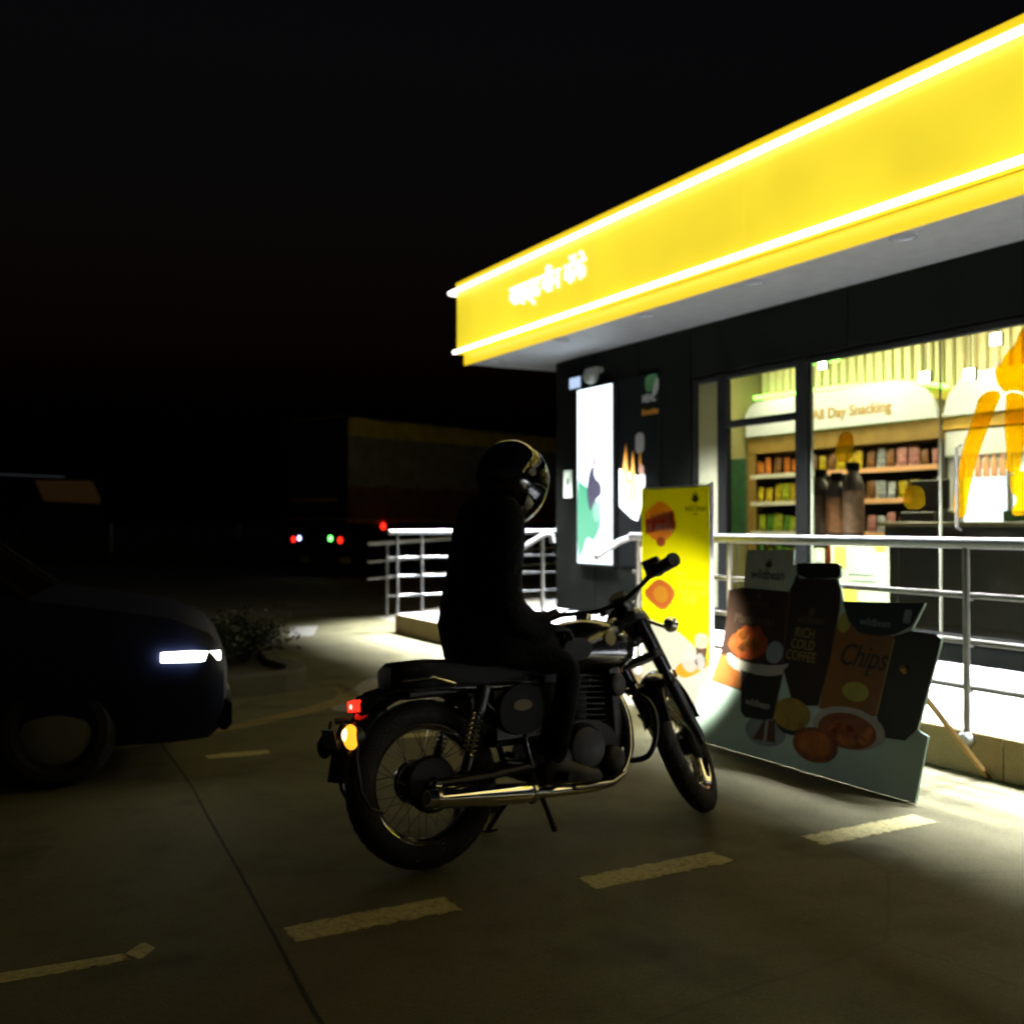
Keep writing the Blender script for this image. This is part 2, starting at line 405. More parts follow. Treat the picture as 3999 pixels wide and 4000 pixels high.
# raised walkway in front of the shop
pl = MB()
pl.cbox((4.83,-6.5,0.0),(7.6,11.82,.24),.012)
pl.cbox((7.6,11.0,0.0),(13.5,13.9,.24),.012)
struct('shop_walkway', pl, M_['platform'])
M_['kerb_face'] = ground_mat('brown_kerb_render', (.23,.17,.08), (.29,.22,.11), (.16,.12,.06))
for k in range(11): struct('kerb_block', MB().cbox((4.80,-6.5+1.66*k,.005),(4.827,-6.5+1.66*k+1.652,.236),.006), M_['kerb_face'])
struct('walkway_step', MB().cbox((4.42,6.95,0.0),(4.826,8.2,.12),.01), M_['platform'])
struct('access_ramp', MB().add([(5.3,12.0,.002),(7.59,12.0,.236),(7.59,13.85,.236),(5.3,13.85,.002),(7.59,12.0,0),(7.59,13.85,0)], [(0,1,2,3),(0,4,1),(3,2,5),(1,4,5,2),(0,3,5,4)]), M_['kerb'])

# ------------------------------------------------------------------ shop building
shop = thing('shop_building', 'black clad filling station shop under a glowing yellow canopy with white light tubes', 'shop', (0,0,0))
w = MB()
w.box((7.0,8.71,.24),(7.22,11.54,3.8))        # left pier
w.box((7.0,1.5,2.9),(7.22,8.71,3.8))         # band over the windows
w.box((7.0,1.5,.24),(7.22,8.71,.40))          # plinth
obj('front_wall', w, M_['clad'], shop, smooth=False)
obj('end_wall', MB().box((7.23,1.502,.24),(13.0,1.70,3.8)), M_['clad'], shop, smooth=False)
obj('front_wall', MB().box((7.0,1.5,.405),(7.222,1.70,2.895)), M_['clad'], shop, smooth=False)
obj('back_wall', MB().box((13.0,1.5,.24),(13.15,11.54,3.8)), M_['clad'], shop, smooth=False)
obj('end_wall', MB().box((7.22,11.32,.24),(13.0,11.54,3.8)), M_['clad'], shop, smooth=False)
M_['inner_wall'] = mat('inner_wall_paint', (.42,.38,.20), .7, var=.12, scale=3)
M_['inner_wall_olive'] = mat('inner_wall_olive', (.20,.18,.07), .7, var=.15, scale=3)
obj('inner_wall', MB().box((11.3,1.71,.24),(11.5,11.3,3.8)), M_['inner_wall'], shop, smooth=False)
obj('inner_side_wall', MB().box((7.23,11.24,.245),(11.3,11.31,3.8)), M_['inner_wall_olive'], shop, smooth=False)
obj('shop_floor', MB().box((7.222,1.71,.241),(11.3,11.24,.262)), mat('shop_floor_tile', (.22,.2,.16), .3, var=.15), shop, smooth=False)
M_['ceiling'] = mat('shop_ceiling', (.72,.66,.42), .75)
obj('shop_ceiling', MB().box((7.222,1.71,3.70),(11.3,11.24,3.78)), M_['ceiling'], shop, smooth=False)
obj('roof', MB().box((5.98,-6.5,4.34),(13.0,11.9,4.42)), M_['black_satin'], shop, smooth=False)
obj('side_wing', MB().box((7.0,-6.5,.24),(13.0,1.498,3.8)), M_['clad'], shop, smooth=False)
# cladding sheets on the pier, with open joints
for (y0, y1) in ((10.62,11.54),(9.70,10.612),(8.74,9.692)):
    for (z0, z1) in ((.245,1.74),(1.748,3.455)):
        obj('cladding_panel', MB().cbox((6.975,y0+.004,z0),(6.998,y1-.004,z1),.004), M_['clad'], shop, smooth=False)
for k in range(3):
    obj('cladding_panel', MB().cbox((6.975,8.73-2.2*(k+1)+.008,2.92),(6.998,8.73-2.2*k,3.455),.004), M_['clad'], shop, smooth=False)
# canopy: soffit, lightbox sheets, trims, tubes
obj('soffit', MB().box((5.992,-6.5,3.462),(6.995,12.20,3.49)).box((6.995,11.545,3.462),(9.2,12.20,3.49)), M_['soffit'], shop, smooth=False)
obj('canopy_back', MB().box((9.2,11.56,3.462),(9.24,12.20,4.34)), M_['black_satin'], shop, smooth=False)
edges = [12.265, 9.45, 6.65, 3.9, 1.1, -1.7, -6.5]  # lightbox and tubes extended out of view for highlights on the motorcycle
for a, b in zip(edges, edges[1:]):
    obj('lightbox_panel', MB().cbox((5.88,b+.0015,3.60),(5.95,a-.0015,4.47),.006), M_['fascia'], shop, smooth=False)
    obj('lower_trim', MB().cbox((5.955,b+.0003,3.45),(5.99,a-(.06 if a>12 else .0003),3.597),.004), M_['fascia_trim'], shop, smooth=False)
    obj('upper_trim', MB().cbox((5.865,b+.0003,4.473),(5.955,a-.0003,4.545),.006), M_['fascia_trim'], shop, smooth=False)
    for z, x in ((4.425,5.828),(3.618,5.832)):
        t = obj('tube_light', MB().tube([(x,b+.02,z),(x,a-.012+(.13 if a>12 and z>4 else .0),z)], .027, 12), M_['tube'], shop)
obj('lightbox_panel', MB().cbox((5.952,12.20,3.60),(9.2,12.265,4.47),.006), M_['fascia'], shop, smooth=False)
obj('upper_trim', MB().cbox((5.957,12.19,4.473),(9.2,12.28,4.545),.006), M_['fascia_trim'], shop, smooth=False)
obj('tube_light', MB().tube([(5.828,12.38,4.425),(5.87,12.40,4.425),(9.1,12.40,4.425)], .027, 12), M_['tube'], shop)
for word, y in (("वाइल्ड", 10.42), ("बीन", 9.82), ("कॅफे", 9.32)):
    text('lit_lettering', word, .325, M_['sign_white'], wallM(5.868, y, 4.06), shop, depth=.012, bold=.004, sx=.84)
# downlights set into the soffit
def spot(name, loc, power, deg, col, parent, rot=(0,0,0), blend=.6, size=.06):
    l = bpy.data.lights.new(name, 'SPOT'); l.energy = power; l.spot_size = R(deg); l.spot_blend = blend
    l.color = col; l.shadow_soft_size = size
    o = bpy.data.objects.new(name, l); COL.objects.link(o); o.parent = parent; o.location = loc; o.rotation_euler = rot
    return o
DOWN = 8200; SX = 6.12
for k, y in enumerate((11.6, 10.0, 8.4, 6.8, 5.2, 3.6, 2.0, .4, -1.2, -2.8, -4.4)):
    d = obj('downlight', MB().lathe([(.0,-.004),(.075,-.004),(.085,-.012),(.1,-.012),(.1,0)], (SX,y,3.46), n=20), M_['lamp_white'], shop)
    spot('downlight_lamp', (SX,y,3.44), DOWN, 72, (.88,.93,1.0), shop, blend=.24, size=.5)

# windows: black frame bars, panes
def bar(y0, y1, z0, z1, x0=6.985, x1=7.06, nm='window_frame'):
    return obj(nm, MB().cbox((x0,y0,z0),(x1,y1,z1),.006), M_['frame_black'], shop, smooth=False)
bar(8.66,8.708,.40,2.898); bar(8.18,8.32,.40,2.898); bar(7.05,7.20,.40,2.898)
bar(7.205,8.175,2.335,2.405); bar(1.5,8.655,2.84,2.897,6.99,7.055); bar(1.5,8.655,.402,.47,6.99,7.055)
for y in (3.2,): bar(y-.06,y+.06,.475,2.835)
M_['frost'] = film('frosted_glass', (.34,.34,.22), .55)
obj('frosted_pane', MB().box((7.015,8.325,.475),(7.027,8.655,2.835)), M_['frost'], shop, smooth=False)
for (y0, y1, z0, z1) in ((7.205,8.175,.475,2.33),(7.205,8.175,2.41,2.835),(5.612,7.045,.475,2.835),(3.262,5.604,.475,2.835),(1.72,3.138,.475,2.835)):
    obj('window_pane', MB().box((7.02,y0,z0),(7.03,y1,z1)), M_['glass'], shop, smooth=False)
M_['edge'] = mat('polished_edge', (.7,.68,.5), .2, .6)
obj('glass_edge', MB().box((7.012,5.604,.475),(7.036,5.612,2.835)), M_['edge'], shop, smooth=False)
obj('glass_edge', MB().box((7.036,7.022,.475),(7.05,7.046,2.835)), M_['edge'], shop, smooth=False)
obj('door_handle', MB().tube([(7.0,5.40,1.30),(6.95,5.40,1.32),(6.95,5.40,1.95),(7.0,5.40,1.97)], .012, 8), M_['dull'], shop)
# lemon vinyl shapes stuck on the panes
M_['vinyl'] = film('yellow_window_vinyl', (.92,.62,.01), .5, .84)
M_['vinyl_thin'] = film('thin_amber_vinyl', (.62,.42,.01), .4, .9)
decals = {
 'A': [(4.80,2.84),(4.90,2.80),(4.93,2.70),(5.01,2.65),(5.06,2.56),(5.11,2.54),(5.09,2.42),(5.02,2.345),(4.99,2.36),(4.90,2.35),(4.84,2.30),(4.70,2.33),(4.55,2.5),(4.6,2.84)],
 'B': [(5.25,2.335),(5.15,2.38),(5.045,2.352),(5.106,2.231),(5.15,2.134),(5.209,2.002),(5.294,1.775),(5.35,1.55),(5.369,1.39),(5.48,1.40),(5.487,1.546),(5.44,1.734),(5.39,1.967),(5.325,2.121),(5.27,2.262)],
 'C': [(5.01,2.36),(4.835,2.30),(4.86,2.11),(4.862,1.932),(4.90,1.81),(4.89,1.735),(5.02,1.73),(5.01,1.897),(5.03,2.079),(5.02,2.213)],
 'D': [(4.984,1.74),(4.78,1.75),(4.72,1.60),(4.76,1.48),(4.905,1.40),(4.985,1.43),(4.915,1.534),(4.985,1.60)],
 'E': [(6.656,2.18),(6.523,2.17),(6.50,2.032),(6.525,1.92),(6.656,1.89),(6.73,1.949),(6.72,2.056)],
 'F': [(5.97,1.47),(5.97,1.636),(5.909,1.67),(5.813,1.664),(5.755,1.611),(5.755,1.47)]}
def smooth_poly(p, it=2):
    for _ in range(it):
        q = []
        for i in range(len(p)):
            a, b = Vector(p[i]), Vector(p[(i+1) % len(p)])
            q += [tuple(a*.75+b*.25), tuple(a*.25+b*.75)]
        p = q
    return p
for k in decals:
    obj('window_sticker', MB().prism(smooth_poly(decals[k], 1), (7.0185,0,0), (0,1,0), (0,0,1), (-1,0,0), .0015), M_['vinyl'] if k in 'ABCD' else M_['vinyl_thin'], shop, smooth=False)

# ------------------------------------------------------------------ things on the pier
scr = thing('lit_display', 'tall bright white lit display panel mounted on the black wall', 'display', (6.93,10.5,.86))
BK = (.01,.01,.01)
M_['screen'] = emis('screen_white', (.82,.92,1), 2.4, BK); M_['screen_green'] = emis('screen_green', (.14,.72,.40), 1.0, BK); M_['screen_teal'] = emis('screen_pale_teal', (.45,.92,.75), 1.0, BK)
M_['screen_dark'] = emis('screen_violet', (.25,.22,.42), .4, BK); M_['screen_red'] = emis('screen_red', (.85,.45,.6), .8, BK)
obj('housing', MB().cbox((-.03,-.40,-.03),(.045,.40,2.18),.01), M_['frame_black'], scr, smooth=False)
obj('screen', MB().box((-.036,-.385,0),(-.031,.385,2.16)), M_['screen'], scr, smooth=False)
def flat(name, poly, x, m, parent, d=.0012):     # poly in (s to the reader's right, z)
    return obj(name, MB().prism(poly, (x,0,0), (0,-1,0), (0,0,1), (-1,0,0), d), m, parent, smooth=False)
flat('printed_green', smooth_poly([(-.38,1.06),(-.3,1.0),(-.12,.92),(.06,.76),(.16,.6),(.12,.42),(-.02,.26),(-.16,.34),(-.26,.14),(-.38,-.0)],1), -.0365, M_['screen_green'], scr)
flat('printed_green', smooth_poly([(-.05,.72),(.06,.78),(.14,.7),(.12,.5),(.0,.52)],2), -.0380, M_['screen_teal'], scr)
flat('printed_figure', smooth_poly([(-.14,1.02),(-.08,1.16),(-.02,1.20),(.02,1.04),(.15,.98),(.17,.84),(.06,.80),(-.02,.72),(-.08,.62),(-.16,.82)],1), -.0395, M_['screen_dark'], scr)
flat('printed_figure', smooth_poly([(-.03,1.28),(.02,1.36),(.05,1.22),(.01,1.1)],1), -.0395, M_['screen_red'], scr)

nb = thing('wall_notice', 'small pale green notice plate with dark dot on the black wall', 'notice', (6.972,11.22,1.86))
M_['notice'] = mat('pale_green_plate', (.50,.56,.44), .5, var=.1); M_['notice_dot'] = mat('dark_green_print', (.03,.06,.03), .6)
obj('plate', MB().cbox((-.012,-.10,-.175),(0,.10,.175),.004), M_['notice'], nb, smooth=False)
flat('printed_dot', oval(0,.03,.045,.06), -.0125, M_['notice_dot'], nb)

pb = thing('menu_poster', 'dark poster of triangular snacks in a white box between display and windows', 'poster', (6.974,9.66,2.0))
M_['poster'] = mat('poster_black', (.003,.0032,.003), .8, var=.12, scale=2, spec=0.0)
M_['poster_white'] = mat('poster_white', (.8,.8,.8), .5); M_['poster_orange'] = mat('poster_orange', (.8,.33,.03), .5)
M_['poster_green'] = mat('poster_green', (.06,.2,.07), .5); M_['poster_cream'] = mat('poster_cream', (.5,.34,.16), .5); M_['poster_peach'] = mat('poster_peach', (.45,.25,.17), .5)
obj('board', MB().cbox((-.02,-.40,-1.15),(0,.40,1.06),.004), M_['poster'], pb, smooth=False)
def pf(name, poly, m, k=0): return flat(name, poly, -.0205-.0014*k, M_[m], pb)
pf('printed_leaf', smooth_poly([(.12,.98),(.16,1.04),(.30,1.05),(.37,1.02),(.34,.93),(.24,.84),(.14,.86)],2), 'poster_green')
pf('printed_leaf', smooth_poly([(.30,.93),(.35,1.0),(.385,.98),(.385,.86),(.31,.78),(.26,.80)],2), 'poster_white',1)
text('printed_lettering', "MEAL", .115, M_['poster_white'], wallM(-.022,-.20,.775), pb, depth=.0006, bold=.006, sx=.9)
text('printed_lettering', "favourites", .11, M_['poster_orange'], wallM(-.022,-.22,.625), pb, depth=.0006, shear=.2, bold=.003, sx=.72)
pf('printed_box', [(-.39,.0),(-.30,-.02),(.0,-.10),(.08,-.06),(.12,-.1),(.12,-.28),(-.02,-.62),(-.15,-.58),(-.39,-.44)], 'poster_white')
for k, (cx, top, bot, hw) in enumerate(((-.26,.30,-.18,.09),(-.12,.22,-.38,.10))):
    pf('printed_snack', [(cx-hw,bot),(cx+hw*.9,bot),(cx+.01,top)], 'poster_orange', 2)
    pf('printed_snack', [(cx-hw*.4,bot+.02),(cx+hw*.35,bot+.02),(cx,top-.12)], 'poster_cream', 3)
def orb(cx, cz, a, b):
    pf('printed_dip', smooth_poly(rrect(2*a,2*b,min(a,b)*.7,3,cx,cz),1), 'poster_white', 4)
orb(.03,.28,.085,.115); orb(.28,-.72,.095,.115)
pf('printed_stick', [(.02,.02),(.055,.02),(.055,.16),(.02,.16)], 'poster_orange', 4)
pf('printed_dip', oval(.06,-.03,.05,.06), 'poster_peach', 4)
pf('printed_snack', smooth_poly([(-.04,-1.0),(.06,-.9),(.3,-.88),(.3,-1.14),(.12,-1.14)],1), 'poster_peach', 2)

lb = thing('security_light', 'small square pale blue lit box at the top of the black pier', 'lamp', (6.972,10.90,3.12))
M_['blue_box'] = emis('blue_white_panel', (.55,.7,1), .85)
obj('casing', MB().cbox((-.10,-.14,-.08),(0,.14,.08),.008), M_['frame_black'], lb, smooth=False)
obj('lens', MB().cbox((-.106,-.125,-.068),(-.101,.125,.068),.002), M_['blue_box'], lb, smooth=False)
dm = thing('security_camera', 'grey dome camera above the lit white display', 'camera', (6.972,10.53,3.16))
M_['dome'] = mat('grey_plastic', (.3,.31,.27), .4)
obj('bracket', MB().cbox((-.12,-.12,.03),(0,.12,.10),.01), M_['dome'], dm, smooth=False)
obj('dome', MB().ell((-.10,0,.0),(.1,.11,.10),16,10), M_['dome'], dm)
# ------------------------------------------------------------------ inside the shop
M_['slat'] = mat('cream_slat', (.72,.66,.36), .6)
M_['slat_back'] = mat('slat_backing', (.62,.52,.22), .6)
M_['ochre'] = mat('ochre_board', (.55,.34,.05), .6, var=.1)
M_['sign_panel'] = mat('white_header', (.60,.63,.66), .5)
M_['gold'] = mat('gold_letters', (.42,.25,.02), .5)
M_['led_green'] = emis('green_led_strip', (.30,1,.12), 5.0)
M_['shelf_dark'] = mat('dark_shelving', (.05,.045,.032), .5, var=.2)
M_['wood'] = mat('warm_wood', (.26,.16,.035), .55, var=.15, scale=6)
M_['price_peach'] = mat('peach_price_strip', (.80,.42,.22), .5); M_['price_white'] = mat('white_price_strip', (.7,.66,.55), .5)
bulk = thing('slatted_bulkhead', 'cream vertical slats above the snack shelves inside the shop', 'bulkhead', (10.2,7.5,2.55))
obj('backing', MB().box((.05,-5.7,.0),(.10,3.72,1.145)), M_['slat_back'], bulk, smooth=False)
sl = MB().cbox((0,-.045,0),(.049,.045,1.145),.006).mesh('slat', M_['slat'], False)
for k in range(64):
    obj('slat', sl, None, bulk, loc=(0,-5.65+.147*k,.0))
obj('curved_band', MB().loft([[(-.06 if c else .0, y, z + dz) for (c, dz) in ((0,0),(1,0),(1,.14),(0,.14))] for y, z in [(3.7,.42),(2.6,.40),(1.7,.38),(1.0,.33),(.4,.22),(-.1,.06),(-.5,-.02),(-1.0,.02),(-1.5,.18),(-2.2,.30),(-3.2,.34),(-4.8,.34)]]), M_['ochre'], bulk)
obj('led_strip', MB().tube([(-.12,3.68,.60),(-.12,2.6,.58),(-.12,1.8,.555),(-.12,1.2,.52),(-.12,.8,.47),(-.12,.45,.38)], .028, 8), M_['led_green'], bulk)
obj('led_strip', MB().tube([(-.9,2.9,.80),(-.9,2.2,.79),(-.9,1.35,.76)], .018, 8), M_['led_green'], bulk)

shelf = thing('snack_shelving', 'dark wall shelving with white rounded snack header inside the shop', 'shelving', (9.95,9.55,.262))
obj('back_panel', MB().box((.46,-1.62,0),(.50,1.62,2.06)), M_['shelf_dark'], shelf, smooth=False)
obj('end_panel', MB().box((0,1.575,0),(.46,1.62,2.06)), M_['wood'], shelf, smooth=False)
obj('end_panel', MB().box((0,-1.62,0),(.46,-1.575,2.06)), M_['shelf_dark'], shelf, smooth=False)
obj('end_panel', MB().box((-.012,1.46,0),(-.002,1.62,2.10)), M_['wood'], shelf, smooth=False)
obj('valance', MB().cbox((-.02,-1.62,2.062),(.46,1.62,2.30),.01), M_['wood'], shelf, smooth=False)
hd = [(1.60,2.31),(1.60,2.62),(1.52,2.74),(1.38,2.79),(-1.0,2.79),(-1.25,2.76),(-1.42,2.68),(-1.54,2.55),(-1.60,2.40),(-1.61,2.31)]
h_ = obj('header', MB().prism(hd, (-.02,0,0), (0,1,0), (0,0,1), (-1,0,0), .05), M_['sign_panel'], shelf, smooth=False)
text('header_lettering', "All Day Snacking", .19, M_['gold'], wallM(-.073,-.33,2.50), h_, depth=.004, bold=.003)
rows = [.16, .57, .98, 1.39, 1.77]
for z in rows:
    b = obj('shelf_board', MB().box((.0,-1.57,z-.03),(.455,1.57,z)), M_['shelf_dark'], shelf, smooth=False)
    obj('price_strip', MB().cbox((-.014,-1.57,z-.055),(-.001,.30,z+.005),.003), M_['price_peach'], b, smooth=False)
    obj('price_strip', MB().cbox((-.014,.305,z-.055),(-.001,1.57,z+.005),.003), M_['price_white'], b, smooth=False)
# snack packets: pillow bags
def packet_mesh(name, w, h, d, m):
    vs = []; nx, nz = 5, 6
    for s in (-1, 1):
        for i in range(nx):
            for j in range(nz):
                a, b = i/(nx-1), j/(nz-1)
                bul = max(0, math.sin(PI*a))**.7 * max(0, math.sin(PI*b))**.6
                pin = 1 - .06*math.sin(PI*b)
                vs.append((s*d/2*bul, (a-.5)*w*pin, b*h))
    fs = []
    for s in range(2):
        for i in range(nx-1):
            for j in range(nz-1):
                q = s*nx*nz
                fs.append((q+i*nz+j, q+(i+1)*nz+j, q+(i+1)*nz+j+1, q+i*nz+j+1))
    return MB().add(vs, fs).mesh(name, m)
pal = {'orange': (.75,.22,.03), 'yellow': (.72,.52,.02), 'green': (.12,.30,.03), 'silver': (.55,.58,.62), 'pink': (.62,.26,.24), 'brown': (.28,.12,.04), 'lime': (.42,.48,.03), 'red': (.55,.06,.03)}
pm = {}
for c, v in pal.items():
    m = mat(c + '_packet_foil', tuple(q*.85 for q in v), .4, var=.45, scale=22)
    pm[c] = packet_mesh(c + '_packet', .155, .25, .075, m)
plan = {4: ['orange','orange','brown','orange','orange','orange','brown','yellow','brown','yellow','yellow','yellow','brown','silver','brown','pink','pink','brown','pink'],
        3: ['yellow','yellow','yellow','lime','yellow','yellow','yellow','lime','brown','brown','silver','silver','brown','silver','silver','yellow','yellow','silver','silver'],
        2: ['lime','green','lime','green','lime','lime','green','lime','brown','red','brown','pink','pink','silver','pink','pink','lime','lime','green'],
        1: ['green','lime','green','green','lime','green','brown','brown','red','red','brown','pink','brown','pink','silver','silver','brown','brown','red']}
ORD = 'first second third fourth fifth sixth seventh eighth ninth tenth eleventh twelfth thirteenth fourteenth fifteenth sixteenth seventeenth eighteenth nineteenth'.split()
wordrow = {4: 'highest', 3: 'second highest', 2: 'third', 1: 'lowest stocked'}
for r_, cols in plan.items():
    for i, c in enumerate(cols):
        y = 9.55 + 1.46 - i*.1635 + random.uniform(-.008,.008)
        o = bpy.data.objects.new('snack_packet', pm[c]); COL.objects.link(o)
        o.location = (10.02 + random.uniform(0,.04), y, .262 + rows[r_] + .003)
        o.rotation_euler = (random.uniform(-.03,.03), random.uniform(.02,.12), random.uniform(-.12,.12))
        o.scale = (1, random.uniform(.78,1.06), random.uniform(.74,1.06))
        tag(o, f'{c} snack packet, {ORD[i]} from the left on the {wordrow[r_]} shelf of the shop shelving', 'snack packet', f'snack packets on the {wordrow[r_]} shelf')

fr = thing('drinks_cooler', 'white upright drinks cooler glowing at the back of the shop', 'cooler', (10.0,7.2,.262))
M_['cooler'] = mat('white_enamel', (.75,.78,.76), .35); M_['cooler_lit'] = emis('cooler_light', (.8,.93,1), 1.1)
obj('cabinet', MB().box((.05,-.78,0),(.75,.72,2.15)), M_['cooler'], fr, smooth=False)
obj('header', MB().cbox((.0,-.78,1.85),(.05,.72,2.14),.01), M_['cooler'], fr, smooth=False)
obj('lit_interior', MB().box((.035,-.62,.55),(.048,.50,1.70)), M_['cooler_lit'], fr, smooth=False)
obj('door_post', MB().cbox((.0,.52,.1),(.045,.60,1.84),.005), M_['galv'], fr, smooth=False)
obj('door_post', MB().cbox((.0,-.12,.1),(.03,-.06,1.84),.005), M_['galv'], fr, smooth=False)
obj('header', MB().prism([(.70,2.31),(.62,2.55),(.48,2.70),(.25,2.78),(-2.4,2.78),(-2.4,2.31)], (-.02,0,0), (0,1,0), (0,0,1), (-1,0,0), .05), M_['sign_panel'], fr, smooth=False)
obj('valance', MB().cbox((-.02,-2.4,2.155),(.5,.73,2.30),.01), M_['ochre'], fr, smooth=False)
for i in range(6):
    b = obj('cooler_bottle', MB().lathe([(.0,0),(.035,0),(.035,.15),(.016,.2),(.016,.24),(0,.24)], (9.985,7.68-.1*i,.262+2.155), n=12), M_['price_peach'])
    b.location = (0,0,0)
    b.data.transform(Matrix.Translation((.0,0,-.55)))
    tag(b, f'orange bottle, {ORD[i]} from the left in the front row of the drinks cooler', 'bottle', 'orange bottles on the drinks cooler')

ct = thing('cash_counter', 'long dark cash counter behind the shop window', 'counter', (8.3,5.3,.262))
M_['counter'] = mat('dark_counter', (.02,.02,.017), .4, var=.2); M_['counter_top'] = mat('counter_top_stone', (.16,.14,.08), .3, var=.2)
obj('body', MB().box((0,-3.4,0),(.6,2.0,1.06)), M_['counter'], ct, smooth=False)
obj('top', MB().cbox((-.04,-3.43,1.062),(.66,2.05,1.105),.008), M_['counter_top'], ct, smooth=False)
for y in (-.4, .9): obj('front_panel', MB().cbox((-.022,y-.58,.12),(-.002,y+.58,.94),.006), M_['counter'], ct, smooth=False)
tl = thing('till', 'dark till with its screen turned away on the cash counter', 'till', (8.55,6.98,1.368))
obj('base', MB().cbox((-.16,-.2,0),(.16,.2,.10),.01), M_['black_satin'], tl, smooth=False)
obj('screen', MB().cbox((.02,-.22,.13),(.05,.22,.42),.008), M_['black_satin'], tl, smooth=False)
obj('stand', MB().cbox((.03,-.04,.10),(.07,.04,.2),.006), M_['black_satin'], tl, smooth=False)
sb = thing('snack_box', 'dark green carton on the cash counter below the cooler', 'box', (8.5,5.75,1.368))
obj('carton', MB().cbox((-.15,-.25,0),(.15,.25,.10),.006), mat('dark_green_card', (.03,.09,.03), .6), sb, smooth=False)

# things standing just inside the glass
M_['bottle_brown'] = mat('dark_brown_bottle', (.02,.009,.006), .4); M_['bottle_amber'] = mat('amber_label', (.18,.065,.02), .5, var=.4, scale=14)
M_['bottle_tan'] = mat('tan_label', (.10,.05,.025), .5, var=.5, scale=14)
wt = thing('window_table', 'narrow dark display table inside the window', 'table', (7.42,7.0,.262))
obj('table_top', MB().cbox((-.16,-.55,.90),(.16,.6,.95),.006), M_['counter'], wt, smooth=False)
for sx in (-1, 1):
    for sy in (-1, 1): obj('leg', MB().tube([(sx*.13,sy*.5,0),(sx*.13,sy*.5,.9)], .015, 8), M_['black_satin'], wt)
for i, (y, h, m, wd) in enumerate(((7.30,.66,'bottle_tan','tan'),(7.10,.62,'bottle_amber','amber'),(6.89,.71,'bottle_tan','brown'))):
    b = thing('display_bottle', f'{("leftmost tan", "middle amber", "tallest brown")[i]} labelled giant display bottle behind the window glass', 'bottle', (7.42,y,1.214), group='giant display bottles in the window')
    obj('bottle_body', MB().lathe([(0,0),(.092,0),(.098,.02),(.098,h*.70),(.07,h*.82),(.05,h*.86),(.05,h*.90)], n=24), M_['bottle_brown'], b)
    obj('label', MB().lathe([(.0985,.05),(.0992,.05),(.0992,h*.62),(.0985,h*.62)], n=24), M_[m], b)
    obj('cap', MB().lathe([(.0,h),(.054,h),(.058,h-.01),(.058,h*.89),(.0,h*.89)], n=20), M_['frame_black'], b)
M_['flyer'] = mat('lemon_flyer_paper', (.36,.37,.19), .6, var=.15, scale=5); M_['flyer_yellow'] = mat('flyer_yellow_print', (.62,.42,.03), .6); M_['flyer_grey'] = mat('flyer_grey_print', (.25,.26,.2), .6)
def flyer(y0, y1, z0, z1, label, marks):
    p = thing('window_flyer', label, 'flyer', (7.06,(y0+y1)/2,z0))
    w_ = y1 - y0; h = z1 - z0
    obj('sheet', MB().box((-.004,-w_/2,0),(0,w_/2,h)), M_['flyer'], p, smooth=False)
    for (s, z, a, b, m) in marks: flat('printed_patch', rrect(a,b,.02,3,s,z), -.0045, M_[m], p)
flyer(6.16,6.82,.60,1.20,'pale lemon flyer with yellow prints behind the window glass',[(-.22,.44,.14,.2,'flyer_yellow'),(-.12,.10,.2,.16,'flyer_yellow'),(.2,.42,.16,.05,'flyer_grey'),(.24,.55,.12,.09,'flyer_yellow'),(.03,.3,.3,.03,'flyer_grey'),(.05,.24,.3,.03,'flyer_grey')])
flyer(6.9,7.04,.80,1.12,'narrow cream flyer beside the lemon flyer in the window',[(0,.2,.08,.03,'flyer_grey'),(0,.12,.08,.03,'flyer_grey')])
gp = thing('green_poster_stand', 'dark green poster stand left of the snack shelving', 'poster', (9.2,10.55,.262))
obj('panel', MB().cbox((-.01,-.17,.9),(.01,.17,1.95),.004), mat('deep_green_print', (.02,.09,.04), .5, var=.3), gp, smooth=False)
obj('post', MB().tube([(0,0,.02),(0,0,.9)], .015, 8), M_['galv'], gp)
obj('foot', MB().lathe([(0,0),(.16,0),(.16,.015),(0,.02)], n=20), M_['black_satin'], gp)
# ceiling lamps
M_['panel'] = emis('ceiling_lamp_panel', (1,.92,.60), 100.0)
cl = MB().box((-.17,-.17,-.02),(.17,.17,0)).mesh('ceiling_lamp_panel', M_['panel'], False)
cf = MB().box((-.2,-.2,-.012),(.2,.2,0)).mesh('ceiling_lamp_frame', M_['cooler'], False)
M_['wash'] = emis('wash_lamp_lens', (1,.95,.8), 30.0)
k = 0
for y in (10.3, 8.74, 7.0, 5.4, 3.6):
    for x in (8.1, 9.35):
        t = thing('ceiling_lamp', f'square ceiling lamp, {ORD[k//2]} from the far end in the {"row nearest the window" if x < 9 else "row nearest the shelves"}', 'lamp', (x, y, 3.698), group='square ceiling lamps in the shop')
        obj('lamp_frame', cf, None, t); obj('diffuser', cl, None, t, loc=(0,0,-.002)); k += 1
wl = MB().cbox((-.02,-.065,-.065),(.02,.065,.065),.008).mesh('wash_lamp_body', M_['shelf_dark'], False)
we = MB().box((.021,-.055,-.055),(.025,.055,.055)).mesh('wash_lamp_lens', M_['wash'], False)
wf = MB().box((-.025,-.055,-.055),(-.021,.055,.055)).mesh('wash_lamp_lens', M_['wash'], False)
ws = ['leftmost square wash lamp hanging before the slats, above the snack header', 'square wash lamp hanging near the glass joint before the slats', 'square wash lamp hanging just left of the yellow sticker', 'rightmost square wash lamp hanging high behind the yellow sticker']
